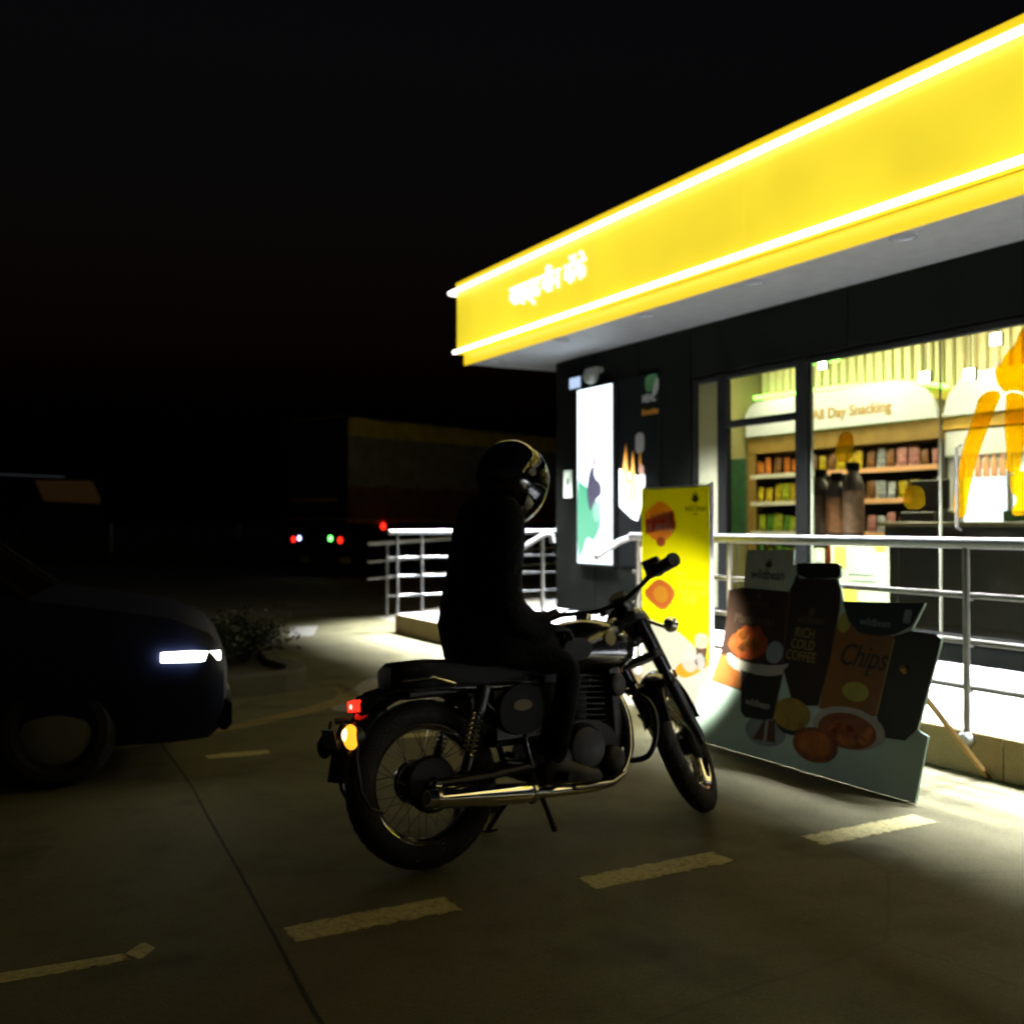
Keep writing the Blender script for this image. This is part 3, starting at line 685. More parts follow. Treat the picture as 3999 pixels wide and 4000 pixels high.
for (y, z), lab in zip(((8.85,3.24),(7.40,2.90),(6.86,2.86),(6.56,3.17)), ws):
    t = thing('wash_lamp', lab, 'lamp', (9.05,y,z), group='square wash lamps before the slats')
    obj('lamp_body', wl, None, t); obj('lens', we, None, t); obj('lens', wf, None, t)
    obj('stem', MB().tube([(0,0,.06),(0,0,3.698-z)], .008, 6), M_['black_satin'], t)
# ------------------------------------------------------------------ railings
def railing(name, label, p0, p1, posts, heights, post_base, group=None, over=(0, 0), r_top=.031, r_mid=.017, mtop='steel', mmid='galv', side_mount=None):
    """p0, p1: (x, y) ends; posts: fractions; heights: top first"""
    a, b = Vector((*p0, 0)), Vector((*p1, 0)); d = (b - a); L = d.length; d.normalize()
    nrm = Vector((-d.y, d.x, 0))
    t = thing(name, label, 'railing', (p0[0], p0[1], 0), group=group)
    z0, z1 = heights[0]
    obj('handrail', MB().tube([d*-over[0] + Vector((0,0,z0)), d*(L+over[1]) + Vector((0,0,z1))], r_top, 14), M_[mtop], t)
    for (za, zb) in heights[1:]:
        obj('rail', MB().tube([d*-over[0]*.8 + Vector((0,0,za)) + nrm*.03, d*(L+over[1]) + Vector((0,0,zb)) + nrm*.03], r_mid, 10), M_[mmid], t)
    for f in posts:
        q = d * (L * f); zt = z0 + (z1 - z0) * f
        p = obj('post', MB().tube([q + Vector((0,0,post_base)), q + Vector((0,0,zt))], .019, 10), M_[mmid], t)
        if side_mount:
            s = Vector(side_mount)
            obj('post_base', MB().lathe([(0,0),(.042,0),(.046,.012),(.03,.03),(0,.032)], q + Vector((0,0,post_base+.05)) + s*.0, tuple(s), n=18), M_['steel'], p)
        else:
            obj('post_base', MB().lathe([(.05,0),(.05,.008),(.02,.02)], q + Vector((0,0,post_base+.001)), n=18), M_['galv'], p)
        for (za, zb) in heights[1:]:
            z = za + (zb - za) * f
            obj('clamp', MB().box(q + nrm*.012 + Vector((-.012,-.012,z-.03)), q + nrm*.03 + Vector((.012,.012,z-.012))), M_[mmid], p, smooth=False)
    return t
H3 = [(1.245,1.245),(.962,.962),(.712,.712),(.466,.466)]
fr1 = railing('walkway_railing', 'long bright steel railing along the walkway kerb in front of the windows', (4.80,6.78), (4.80,1.6), [.02,.23,.60,.97], H3, .14, mmid='dull', side_mount=(-1,0,0))
obj('rail_end', MB().tube([(0,0,1.245),(.10,.05,1.24),(.06,.10,1.235),(-.05,.10,1.20),(-.27,.10,1.075)], .025, 12), M_['steel'], fr1)
railing('walkway_railing', 'steel railing across the far end of the walkway behind the rider', (4.83,11.76), (8.3,11.80), [.0,.095,.24,.33,.5,.74], [(1.245,1.245),(.93,.93),(.70,.70),(.46,.46)], .08, over=(.12,0))
railing('ramp_railing', 'dull sloping steel railing of the ramp beyond the walkway', (5.2,13.75), (8.6,13.75), [.085,.4,.7,.98], [(1.06,1.245),(.80,.985),(.56,.745)], .0, mtop='galv')
hs = thing('step_handrail', 'short steel handrail sloping down to the step beside the display wall', 'handrail', (4.86,8.22,.24))
obj('handrail', MB().tube([(-.34,0,.84),(-.05,0,.995),(.02,0,1.02),(.06,0,1.0),(.07,0,.93)], .026, 12), M_['steel'], hs)
obj('post', MB().tube([(-.04,0,.0),(-.04,0,.99)], .02, 10), M_['galv'], hs)
obj('post_base', MB().lathe([(.05,0),(.05,.008),(.02,.02)], (-.04,0,.001), n=18), M_['galv'], hs)

# ------------------------------------------------------------------ roll-up banner
st = thing('banner_stand', 'tall yellow snack offer banner with silver edge pole beside the motorcycle', 'banner', (4.5,6.22,.004))
def pap(name, c, tr): M_[name] = film(name, c, tr)
pap('banner', (.86,.82,.004), .62); pap('b_orange', (.97,.56,.16), .85); pap('b_brown', (.75,.28,.06), .85); pap('b_white', (.97,.97,.94), .85); pap('b_ink', (.07,.07,.01), .2)
pap('b_olive', (.42,.44,.03), .6); pap('b_amber', (.95,.55,.05), .85); pap('b_plum', (.62,.22,.08), .8); pap('b_pale', (.97,.96,.80), .85); pap('b_cream', (.92,.8,.6), .8); pap('b_coffee', (.05,.03,.02), .1)
def bp(name, poly, m, k=0): return obj(name, MB().prism(poly, (-.0045-.0012*k,0,0), (0,-1,0), (0,0,1), (-1,0,0), .001), M_[m], st, smooth=False)
def bt(s, x, z, size, m, k=2, sx=1, shear=0, bold=0, rot=0):
    return text('printed_lettering', s, size, M_[m], wallM(-.0045-.0012*k,-x,z) @ Matrix.Rotation(rot,4,'Z'), st, depth=.0004, sx=sx, shear=shear, bold=bold)
low = [(.785,.36),(.72,.42),(.62,.50),(.5,.56),(.4,.60),(.3,.62),(.2,.63),(.1,.65),(.01,.68)]
obj('fabric', MB().prism([(.01,1.60)] + low[::-1] + [(.785,1.60)], (-.002,0,0), (0,-1,0), (0,0,1), (-1,0,0), .002), M_['banner'], st, smooth=False)
obj('edge_pole', MB().tube([(.004,-.80,.03),(.004,-.80,1.625)], .013, 8), M_['steel'], st)
obj('top_bar', MB().cbox((-.008,-.79,1.60),(.008,-.0,1.612),.003), M_['galv'], st, smooth=False)
obj('base_case', MB().cbox((-.09,-.82,0),(.07,.02,.06),.015), M_['steel'], st, smooth=False)
# pale lower print, with the headlamp's white light put into its colour
obj('fabric', MB().prism([(.01,.06),(.785,.06)] + low, (-.002,0,0), (0,-1,0), (0,0,1), (-1,0,0), .002), M_['b_pale'], st, smooth=False)
bp('printed_badge', smooth_poly([(.235,1.52),(.38,1.45),(.425,1.36),(.41,1.29),(.26,1.20),(.10,1.25),(.055,1.32),(.06,1.43),(.12,1.46)],1), 'b_orange')
bp('printed_badge', oval(.247,1.215,.05,.035), 'b_plum', 1)
bp('printed_ribbon', [(.065,1.375),(.40,1.435),(.40,1.375),(.42,1.365),(.42,1.31),(.22,1.295),(.065,1.27)], 'b_plum', 1)
bt("craving", .235, 1.405, .105, 'b_white', 2, .88, .15, .004, R(6))
bt("n' saving", .24, 1.335, .105, 'b_white', 2, .86, .15, .004, R(3))
def plant_mark(fn, x, z, s, m, k=2):
    for a, l in ((-50,.8),(-22,1.0),(0,1.15),(22,1.0),(50,.8)):
        c, n_ = math.sin(R(a)), math.cos(R(a))
        tip = (x + c*l*s, z + n_*l*s); w_ = .12*s
        fn('printed_emblem', [(x,z), (x+c*l*s*.6-n_*w_, z+n_*l*s*.6+c*w_), tip, (x+c*l*s*.6+n_*w_, z+n_*l*s*.6-c*w_)], m, k)
plant_mark(bp, .64, 1.49, .075, 'b_ink')
bt("wild bean", .64, 1.452, .062, 'b_ink', 2, .95)
bt("cafe", .64, 1.415, .032, 'b_ink', 2)
for i, s in enumerate(("Enjoy", "a great tasting", "combo at just")):
    bt(s, .59 - (.12 if i == 0 else 0), 1.0 - .062*i, .066, 'b_olive', 1, .9)
bt("₹149", .57, .815, .085, 'b_olive', 1, .9, 0, .002)
bp('printed_snack', smooth_poly([(.03,.83),(.12,.90),(.22,.95),(.34,.92),(.425,.86),(.36,.77),(.27,.715),(.17,.75)],1), 'b_brown', 1)
bp('printed_snack', smooth_poly([(.15,.86),(.24,.91),(.33,.87),(.33,.80),(.25,.77),(.17,.80)],2), 'b_amber', 2)
bp('printed_plate', smooth_poly([(.40,.30),(.50,.26),(.62,.30),(.775,.38),(.775,.44),(.6,.42),(.45,.36)],1), 'b_amber', 1)
bp('printed_glass', [(.64,.50),(.765,.515),(.745,.40),(.735,.36),(.67,.35),(.655,.42)], 'b_coffee', 2)
bp('printed_glass', smooth_poly([(.63,.50),(.635,.58),(.70,.60),(.775,.59),(.77,.51),(.70,.49)],1), 'b_cream', 3)
bp('printed_cup', oval(.575,.385,.085,.07), 'b_white', 3)
bp('printed_cup', oval(.69,.40,.05,.06), 'b_white', 3)

# ------------------------------------------------------------------ cut-out advertising board on a wooden strut
LN = R(14.6)
bd = thing('advert_board', 'leaning cut-out snack board with giant bottle and bowls on pale green base', 'advertising board', (4.06,5.2,.008))
bx = Vector((0,-1,0)); by = Vector((math.sin(LN),0,math.cos(LN))); bz = Vector((-math.cos(LN),0,math.sin(LN)))
def adv(name, poly, m, k=1, d=.0012): return obj(name, MB().prism(poly, bz*(.004+.0015*k), bx, by, bz, d), M_[m], bd, smooth=False)
def adt(s, x, z, size, m, k=4, sx=1, shear=0, bold=0, rot=0):
    return text('printed_lettering', s, size, M_[m], frame(tuple(bx*x+by*z+bz*(.004+.0015*k)), bx, by, bz) @ Matrix.Rotation(rot,4,'Z'), bd, depth=.0004, sx=sx, shear=shear, bold=bold)
for nm, c in dict(a_base=(.45,.62,.49), a_pouch=(.035,.018,.010), a_tag=(.50,.55,.42), a_bottle=(.026,.018,.010), a_cap=(.010,.010,.009), a_teal=(.012,.024,.020), a_chips=(.21,.095,.014), a_lime=(.36,.36,.06), a_side=(.018,.022,.012), a_cup=(.016,.016,.013), a_red=(.34,.065,.012), a_orange=(.38,.12,.015), a_pale=(.42,.42,.33), a_grey=(.24,.30,.29), a_noodle=(.32,.22,.03), a_brown=(.10,.045,.02), a_gold=(.34,.26,.07), a_ink=(.02,.02,.012), a_white=(.5,.5,.42), a_nug=(.22,.065,.012), a_dim=(.10,.07,.035), a_foot=(.30,.10,.02)).items():
    M_[nm] = mat(nm, c, .55, var=.18 if nm in ('a_base',) else .35 if nm in ('a_red','a_noodle','a_nug','a_orange') else .1, scale=14 if nm != 'a_base' else 2)
outline = [(0.10,0.0),(0.112,0.30),(0.15,0.365),(0.197,0.374),(0.24,0.582),(0.227,0.758),(0.196,0.952),(0.325,0.976),(0.289,1.216),(0.696,1.226),(0.712,1.134),(0.761,1.148),(1.048,1.158),(1.078,1.14),(1.091,1.085),(1.07,1.068),(1.108,1.014),(1.139,0.946),(1.674,0.972),(1.62,0.827),(1.768,0.82),(1.804,0.803),(1.801,0.754),(1.755,0.347),(1.82,0.325),(1.81,0.0)]
obj('backing', MB().prism(outline, -bz*.006, bx, by, bz, .0115), M_['a_base'], bd, smooth=False)
Q = {
'pouch': [(0.196,0.952),(0.325,0.976),(0.715,0.975),(0.76,0.721),(0.769,0.559),(0.81,0.531),(0.439,0.467),(0.478,0.354),(0.197,0.374),(0.24,0.582),(0.227,0.758)],
'tag': [(0.292,1.213),(0.692,1.222),(0.715,0.985),(0.328,0.982)],
'cap': [(0.735,1.137),(0.761,1.146),(1.048,1.156),(1.076,1.138),(1.089,1.085),(1.07,1.07),(0.775,1.055)],
'bottle': [(0.755,1.08),(0.785,1.056),(1.068,1.066),(1.106,1.012),(1.126,0.898),(1.122,0.602),(1.1,0.36),(0.918,0.331),(0.771,0.551),(0.722,0.985),(0.738,1.02)],
'bowl': [(1.139,0.944),(1.672,0.970),(1.615,0.848),(1.53,0.797),(1.418,0.775),(1.295,0.781),(1.203,0.842)],
'chips': [(1.128,0.84),(1.203,0.86),(1.3,0.79),(1.419,0.78),(1.531,0.793),(1.525,0.76),(1.5,0.369),(1.369,0.35),(1.105,0.348)],
'side': [(1.525,0.79),(1.618,0.824),(1.768,0.818),(1.802,0.802),(1.799,0.754),(1.753,0.347),(1.694,0.28),(1.575,0.272),(1.502,0.359)],
'cup': [(0.445,0.50),(0.797,0.505),(0.788,0.238),(0.725,0.217),(0.563,0.206),(0.519,0.234)],
'tri': [(0.715,0.209),(0.8,0.232),(0.834,0.107),(0.653,0.097)]}
adv('printed_pouch', Q['pouch'], 'a_pouch', 1); adv('printed_tag', Q['tag'], 'a_tag', 1)
adv('printed_foot', [(0.244,0.547),(0.416,0.55),(0.478,0.36),(0.203,0.378)], 'a_foot', 2)
adv('printed_chips', Q['chips'], 'a_chips', 1); adv('printed_side', Q['side'], 'a_side', 2)
adv('printed_bowl', Q['bowl'], 'a_teal', 3)
adv('printed_bottle', Q['bottle'], 'a_bottle', 2); adv('printed_cap', smooth_poly(Q['cap'],1), 'a_cap', 3)
adv('printed_lemon', oval(1.176,.83,.045,.057), 'a_lime', 2)
adv('printed_plate', oval(.738,.157,.165,.085,24), 'a_grey', 1)
adv('printed_plate', oval(1.327,.278,.245,.108,24), 'a_pale', 3)
adv('printed_nuggets', oval(1.325,.263,.198,.092,24), 'a_nug', 4)
for k in range(14):
    a = k*2.4; r_ = .2 + .75*((k*.37) % 1)
    adv('printed_nugget', smooth_poly(oval(1.325+.165*r_*math.cos(a), .263+.07*r_*math.sin(a), .034, .022, 7),1), 'a_orange' if k % 3 else 'a_red', 5)
adv('printed_dish', oval(1.128,.152,.16,.092,24), 'a_nug', 6); adv('printed_crumbs', oval(1.128,.158,.128,.066,20), 'a_orange', 7)
adv('printed_chicken', smooth_poly([(.285,.60),(.30,.67),(.36,.70),(.40,.75),(.47,.735),(.53,.76),(.58,.70),(.63,.68),(.62,.58),(.45,.53)],1), 'a_red', 2)
for k in range(9):
    a = k*2.1; r_ = .25 + .7*((k*.41) % 1)
    adv('printed_chicken', smooth_poly(oval(.45+.13*r_*math.cos(a), .64+.07*r_*math.sin(a), .045, .032, 7),1), 'a_orange' if k % 2 else 'a_nug', 3)
adv('printed_dip', oval(.70,.61,.07,.066), 'a_grey', 4)
adv('printed_bowl', smooth_poly([(.30,.575),(.315,.51),(.42,.462),(.60,.455),(.78,.50),(.845,.565),(.78,.545),(.6,.52),(.42,.53)],1), 'a_pale', 5)
adv('printed_cup', Q['cup'], 'a_cup', 6); adv('printed_lid', smooth_poly([(.43,.475),(.44,.51),(.6,.53),(.8,.53),(.81,.49),(.64,.46)],1), 'a_pale', 7)
adv('printed_noodles', oval(.916,.283,.142,.09,24), 'a_noodle', 4)
for k in range(8): adv('printed_noodle', [(.80+.028*k,.24+.008*(k%3)),(.808+.028*k,.235+.008*(k%3)),(.825+.028*k,.33),(.815+.028*k,.335)], 'a_gold', 5)
adv('printed_bowl', smooth_poly([(.78,.25),(.84,.205),(.95,.19),(1.06,.24),(1.05,.21),(.98,.17),(.86,.175)],1), 'a_teal', 5)
adv('printed_snack', Q['tri'], 'a_brown', 4); adv('printed_snack', [(.735,.214),(.755,.218),(.768,.104),(.745,.103)], 'a_pale', 5)
adv('printed_lime', oval(1.337,.472,.09,.052), 'a_lime', 3)
adv('printed_trim', [(.722,.985),(.732,.985),(.782,.56),(.772,.555)], 'a_dim', 4)
adv('printed_trim', [(1.493,.38),(1.502,.37),(1.53,.77),(1.521,.775)], 'a_gold', 3)
plant_mark(lambda n_, p, m, k: adv(n_, p, m, k), .51, 1.105, .06, 'a_dim', 2)
adt("wildbean", .515, 1.065, .085, 'a_ink', 2, .95, 0, .001)
plant_mark(lambda n_, p, m, k: adv(n_, p, m, k), .48, .915, .04, 'a_dim', 2)
adt("wildbean", .48, .888, .052, 'a_dim', 2)
adt("Manchurian", .475, .785, .085, 'a_dim', 2, .88)
plant_mark(lambda n_, p, m, k: adv(n_, p, m, k), .93, .85, .045, 'a_dim', 3)
adt("wildbean", .93, .822, .058, 'a_dim', 3)
for i, s in enumerate(("RICH", "COLD", "COFFEE")): adt(s, .905, .742-.066*i, .078, 'a_gold', 3, .86)
adt("wildbean", 1.385, .845, .058, 'a_grey', 4)
adv('printed_patch', rrect(.045,.07,.008,2,1.585,.895), 'a_grey', 4)
adt("TASTY", 1.41, .745, .04, 'a_dim', 2)
adt("Chips", 1.34, .655, .17, 'a_ink', 2, .82, .3, .002)
adt("masala", 1.40, .57, .035, 'a_dim', 2)
adt("wildbean", .645, .30, .06, 'a_white', 7, .95)
M_['pole_wood'] = mat('plain_timber', (.36,.22,.07), .6, var=.2)
obj('strut', MB().tube([(.13,-1.62,.62),(.74,-1.66,.0)], .018, 6), M_['pole_wood'], bd, smooth=False)
# ------------------------------------------------------------------ motorcycle (x forward, y left, z up from the rear contact point)
LEAN, HEAD = R(-9), R(4)
bk = thing('motorcycle', 'black classic single cylinder motorcycle parked on the bay line with chrome exhaust', 'motorcycle', (1.637,3.66,.008), (LEAN,0,HEAD))
RW = .325
def arc(cx, cz, r, a0, a1, n=14): return [(cx + r*math.cos(R(a0+(a1-a0)*k/n)), cz + r*math.sin(R(a0+(a1-a0)*k/n))) for k in range(n+1)]
def wheel(cx, cz, name, T=None, tw=.052, rr=.228):
    T = T or Matrix.Identity(4)
    wh = bpy.data.objects.new(name, None); COL.objects.link(wh); wh.parent = bk
    ax = (0,1,0); o = (cx,0,cz)
    ty = MB().torus(o, ax, RW-.055, .055, 56, 14, sx=tw/.055)
    for k in range(44):      # tread blocks
        a = 2*PI*k/44
        for s in (-1, 1):
            M = Matrix.Translation(o) @ Matrix.Rotation(-a,4,'Y') @ Matrix.Translation((RW-.0110,0,0))
            b = MB().box((-.006,.004 if s>0 else -.021,-.015+s*.005),(.0085,.021 if s>0 else -.004,.012+s*.005)).xf(M)
            ty.add(b.v, b.f)
    obj('tyre', ty.xf(T), M_['rubber'], wh)
    obj('rim', MB().lathe([(rr,-.036),(rr+.004,-.04),(rr+.008,-.034),(rr-.004,-.022),(rr-.012,-.012),(rr-.012,.012),(rr-.004,.022),(rr+.008,.034),(rr+.004,.04),(rr,.036),(rr-.006,.024),(rr-.02,.012),(rr-.02,-.012),(rr-.006,-.024)], o, ax, 56, closed=True).xf(T), M_['chrome'], wh)
    obj('hub', MB().lathe([(0,-.075),(.03,-.075),(.035,-.06),(.085,-.058),(.09,-.045),(.06,-.03),(.055,.03),(.085,.045),(.085,.058),(.03,.062),(.03,.075),(0,.075)], o, ax, 28).xf(T), M_['engine_dark'], wh)
    sp = MB()
    for k in range(36):
        a = 2*PI*k/36; s = 1 if k % 2 else -1; b = a + s*(.45 if (k//2) % 2 else -.45)*.9
        sp.tube([(cx+.075*math.cos(b), s*.042, cz+.075*math.sin(b)), (cx+(rr-.015)*math.cos(a), s*.006, cz+(rr-.015)*math.sin(a))], .0019, 5, False)
    so = obj('spokes', sp.xf(T), M_['worn_chrome'], wh); so['kind'] = 'stuff'
    return wh
rw = wheel(0, RW, 'rear_wheel', tw=.056)
obj('brake_drum', MB().lathe([(0,-.10),(.02,-.10),(.03,-.085),(.10,-.082),(.11,-.07),(.10,-.05)], (0,0,RW), (0,1,0), 28), M_['engine_dark'], rw)
obj('sprocket', MB().lathe([(.05,.075),(.09,.075),(.09,.082),(.05,.082)], (0,0,RW), (0,1,0), 32), M_['worn_chrome'], rw)
obj('axle_nut', MB().lathe([(0,-.135),(.014,-.135),(.016,-.13),(.016,-.10),(0,-.10)], (0,0,RW), (0,1,0), 6), M_['chrome'], rw)
# frame
fr_ = MB()
fr_.tube([(1.02,0,.80),(.80,0,.78),(.55,0,.70),(.40,0,.64)], .022)
fr_.tube([(1.035,0,.76),(.985,0,.55),(.955,0,.33),(.90,0,.25)], .02)
for s in (-1, 1):
    fr_.tube([(.55,s*.05,.70),(.46,s*.10,.62),(.42,s*.11,.45),(.45,s*.10,.30),(.60,s*.08,.24),(.90,s*.05,.25)], .015)
    fr_.tube([(.50,s*.09,.66),(.25,s*.115,.675),(.05,s*.11,.69),(-.10,s*.10,.70),(-.20,s*.05,.685)], .013)
    fr_.tube([(.44,s*.11,.46),(.30,s*.115,.56),(.20,s*.115,.665)], .011)
fr_.lathe([(0,-.09),(.03,-.09),(.03,.09),(0,.09)], (1.045,0,.83), (-.454,0,.891), 16)
obj('frame', fr_, M_['black_gloss'], bk)
sw = MB()
for s in (-1, 1): sw.tube([(.46,s*.10,.34),(.2,s*.095,.325),(-.03,s*.095,.325)], .018)
sw.tube([(.46,-.11,.34),(.46,.11,.34)], .022)
obj('swingarm', sw, M_['black_satin'], bk)
for s in (-1, 1):
    sh_ = obj('shock_absorber', MB().tube([(.245,s*.128,.70),(.12,s*.128,.36)], .011).tube([(.236,s*.128,.675),(.20,s*.128,.58)], .027, 14).tube([(.122,s*.128,.365),(.15,s*.128,.44)], .022,14), M_['black_satin'], bk)
    a, b = Vector((.203,s*.128,.585)), Vector((.142,s*.128,.42)); t = (b-a).normalized(); u = t.orthogonal().normalized(); v = t.cross(u)
    obj('spring', MB().tube([a+(b-a)*k/80 + (u*math.cos(k*.7)+v*math.sin(k*.7))*.026 for k in range(81)], .0048, 6), M_['chrome'], sh_)
# mudguards
def guard(r, a0, a1, w_, cx, cz, n=22, drop=.03):
    rings = []
    for k in range(n+1):
        a = R(a0 + (a1-a0)*k/n); d = Vector((math.cos(a),0,math.sin(a))); c = Vector((cx,0,cz))
        sec = []
        prof = [(-1,-drop),(-.92,-drop*.4),(-.6,0),(0,.012),(.6,0),(.92,-drop*.4),(1,-drop)]
        for (y, h) in prof: sec.append(c + d*(r+h) + Vector((0,y*w_/2,0)))
        for (y, h) in reversed(prof): sec.append(c + d*(r+h-.004) + Vector((0,y*(w_/2-.003),0)))
        rings.append(sec)
    return MB().loft(rings)
obj('rear_mudguard', guard(.385, 40, 172, .155, 0, RW), M_['black_gloss'], bk)
# rear light block on the mudguard
tb = MB().loft([[(-.16,y,z) for y, z in ((-.05,.70),(.05,.70),(.055,.62),(-.055,.62))], [(-.235,y,z) for y, z in ((-.05,.685),(.05,.685),(.05,.61),(-.05,.61))], [(-.262,y,z) for y, z in ((-.035,.66),(.035,.66),(.035,.615),(-.035,.615))]])
tl_ = obj('tail_lamp', tb, M_['black_gloss'], bk)
obj('lens', MB().loft([[(-.258,y,z) for y, z in ((-.034,.672),(.034,.672),(.034,.628),(-.034,.628))], [(-.288,y,z) for y, z in ((-.024,.666),(.024,.666),(.024,.628),(-.024,.628))]]), M_['red_lamp'], tl_)
obj('bulb_glow', MB().ell((-.281,-.006,.648),(.010,.020,.014),12,8), M_['red_core'], tl_)
pl_ = obj('plate_bracket', MB().tube([(-.345,-.06,.60),(-.37,-.06,.50)], .006).tube([(-.345,.06,.60),(-.37,.06,.50)], .006).tube([(-.30,0,.60),(-.35,0,.60)], .012), M_['black_satin'], bk)
M_['plate'] = mat('number_plate_back', (.05,.06,.05), .5, var=.2)
obj('number_plate', MB().cbox((-.374,-.06,.50),(-.368,.06,.575),.003).xf(Matrix.Translation((-.37,0,.5)) @ Matrix.Rotation(R(-10),4,'Y') @ Matrix.Translation((.37,0,-.5))), M_['plate'], pl_, smooth=False)
obj('mudguard_stay', MB().tube([(-.30,-.09,.56),(-.315,-.09,.46),(-.305,-.09,.34),(-.27,-.09,.27),(-.22,-.085,.25)], .008).tube([(-.30,.09,.56),(-.315,.09,.46),(-.305,.09,.34),(-.27,.09,.27)], .008), M_['black_satin'], bk)
for s, z, x in ((-1,.545,-.345), (1,.50,-.33)):
    i_ = obj('indicator', MB().tube([(-.30,s*.06,.585),(x+.02,s*.10,z+.03),(x,s*.125,z)], .008).lathe([(.0,-.03),(.03,-.03),(.036,-.01),(.036,.012)], (x,s*.15,z), (-1,0,0), 20), M_['black_satin'], bk)
    obj('lens', MB().ell((x-.012,s*.15,z),(.028,.037,.046),18,12), M_['amber_lamp'] if s < 0 else M_['black_satin'], i_)
    if s < 0: obj('bulb_glow', MB().ell((x-.028,s*.15,z+.008),(.018,.02,.026),14,10), M_['amber_core'], i_)
# seat
rings = []
for (x, zt, zb, hw) in ((-.135,.75,.715,.05),(-.128,.785,.70,.085),(-.10,.803,.69,.11),(.0,.808,.69,.125),(.10,.80,.69,.13),(.20,.775,.69,.14),(.32,.765,.685,.14),(.45,.775,.69,.12),(.56,.80,.70,.09),(.60,.79,.715,.06)):
    rings.append([(x, hw*c*(1 if abs(c) < .99 else .97), (zt+zb)/2 + (zt-zb)/2*s_) for c, s_ in ((1,-.9),(1.02,0),(.93,.7),(.6,.98),(0,1.0),(-.6,.98),(-.93,.7),(-1.02,0),(-1,-.9),(0,-1))])
st_ = obj('seat', MB().loft(rings), M_['leather'], bk)
obj('seat_base', MB().cbox((-.08,-.10,.655),(.56,.10,.692),.012), M_['black_satin'], st_)
obj('piping', MB().tube([(-.13,-.09,.70),(-.1,-.115,.69),(.0,-.13,.69),(.2,-.145,.69),(.45,-.125,.69)], .005, 6), M_['rubber'], st_)
obj('grab_handle', MB().tube([(.10,-.14,.70),(.0,-.15,.735),(-.12,-.12,.73)], .008), M_['chrome'], bk)
# tank
rings = []
for (x, zt, zb, hw) in ((.565,.80,.77,.05),(.60,.86,.70,.10),(.68,.905,.68,.132),(.78,.925,.675,.148),(.88,.925,.675,.150),(.97,.905,.685,.138),(1.04,.87,.71,.105),(1.08,.82,.75,.055)):
    c_, h_2 = (zt+zb)/2, (zt-zb)/2
    rings.append([(x, hw*(abs(math.cos(a))**.75)*(1 if math.cos(a) >= 0 else -1), c_ + h_2*(abs(math.sin(a))**.8)*(1 if math.sin(a) >= 0 else -1)) for a in [2*PI*k/24 for k in range(24)]])
tk = obj('fuel_tank', MB().loft(rings), M_['black_gloss'], bk)
obj('filler_cap', MB().lathe([(0,.026),(.03,.026),(.036,.018),(.036,0)], (.855,0,.922), n=24), M_['chrome'], tk)
obj('badge', MB().lathe([(0,.006),(.026,.006),(.032,0)], (.875,-.150,.832), (.0,-1,.08), 24), mat('badge_metal', (.5,.45,.33), .35, .7), tk)
obj('knee_pad', MB().prism(smooth_poly([(.62,.75),(.64,.84),(.74,.845),(.79,.80),(.74,.745)],2), (0,-.137,0), (1,0,0), (0,0,1), (0,-1,0), .012), M_['leather'], tk)
# engine
en = obj('crankcase', MB().prism(smooth_poly([(.50,.25),(.86,.235),(.915,.32),(.88,.44),(.78,.50),(.60,.50),(.50,.42)],1), (0,.13,0), (1,0,0), (0,0,1), (0,-1,0), .25), M_['engine_dark'], bk)
obj('clutch_cover', MB().lathe([(0,.05),(.05,.05),(.085,.04),(.10,.015),(.105,0)], (.70,-.12,.385), (0,-1,0), 30), M_['engine'], en)
obj('timing_cover', MB().lathe([(0,.045),(.035,.045),(.055,.03),(.062,0)], (.84,-.12,.32), (0,-1,0), 24), M_['engine'], en)
obj('gear_cover', MB().lathe([(0,.035),(.04,.035),(.06,.02),(.065,0)], (.575,-.12,.36), (0,-1,0), 24), M_['engine'], en)
tl4 = R(6)
cy = obj('cylinder', MB().lathe([(0,0),(.062,0),(.062,.21),(0,.21)], (.745,0,.48), (math.sin(tl4),0,math.cos(tl4)), 20), M_['engine_dark'], bk)
fb = MB()
for k in range(9):
    M = Matrix.Translation((.745,0,.49)) @ Matrix.Rotation(tl4,4,'Y') @ Matrix.Translation((0,0,.024*k))
    s_ = .112 if k < 6 else .122 - .008*(k-6)
    fb2 = MB().prism(rrect(2*s_, 2*s_*.95, .035, 3), (0,0,0), (1,0,0), (0,1,0), (0,0,1), .006).xf(M); fb.add(fb2.v, fb2.f)
obj('cooling_fins', fb, M_['engine_dark'], cy)
obj('rocker_cover', MB().cbox((.69,-.07,.70),(.83,.07,.742),.02), M_['engine'], cy)
obj('carburettor', MB().tube([(.655,-.02,.60),(.56,-.03,.605)], .032, 14).tube([(.61,-.03,.54),(.61,-.03,.64)], .028, 14), M_['engine'], bk)
sp_ = obj('side_cover', MB().prism(smooth_poly([(.30,.48),(.28,.60),(.36,.675),(.48,.67),(.515,.56),(.46,.47)],2), (0,-.118,0), (1,0,0), (0,0,1), (0,-1,0), .03), mat('side_cover_paint', (.005,.005,.004), .55, spec=.12), bk)
obj('badge', MB().prism(oval(.40,.59,.045,.022), (0,-.1485,0), (1,0,0), (0,0,1), (0,-1,0), .003), mat('dull_gold_badge', (.09,.065,.02), .4, .4), sp_)
obj('tool_box', MB().prism(smooth_poly([(.30,.48),(.28,.60),(.36,.675),(.48,.67),(.515,.56),(.46,.47)],2), (0,.148,0), (1,0,0), (0,0,1), (0,-1,0), .03), M_['black_gloss'], bk)
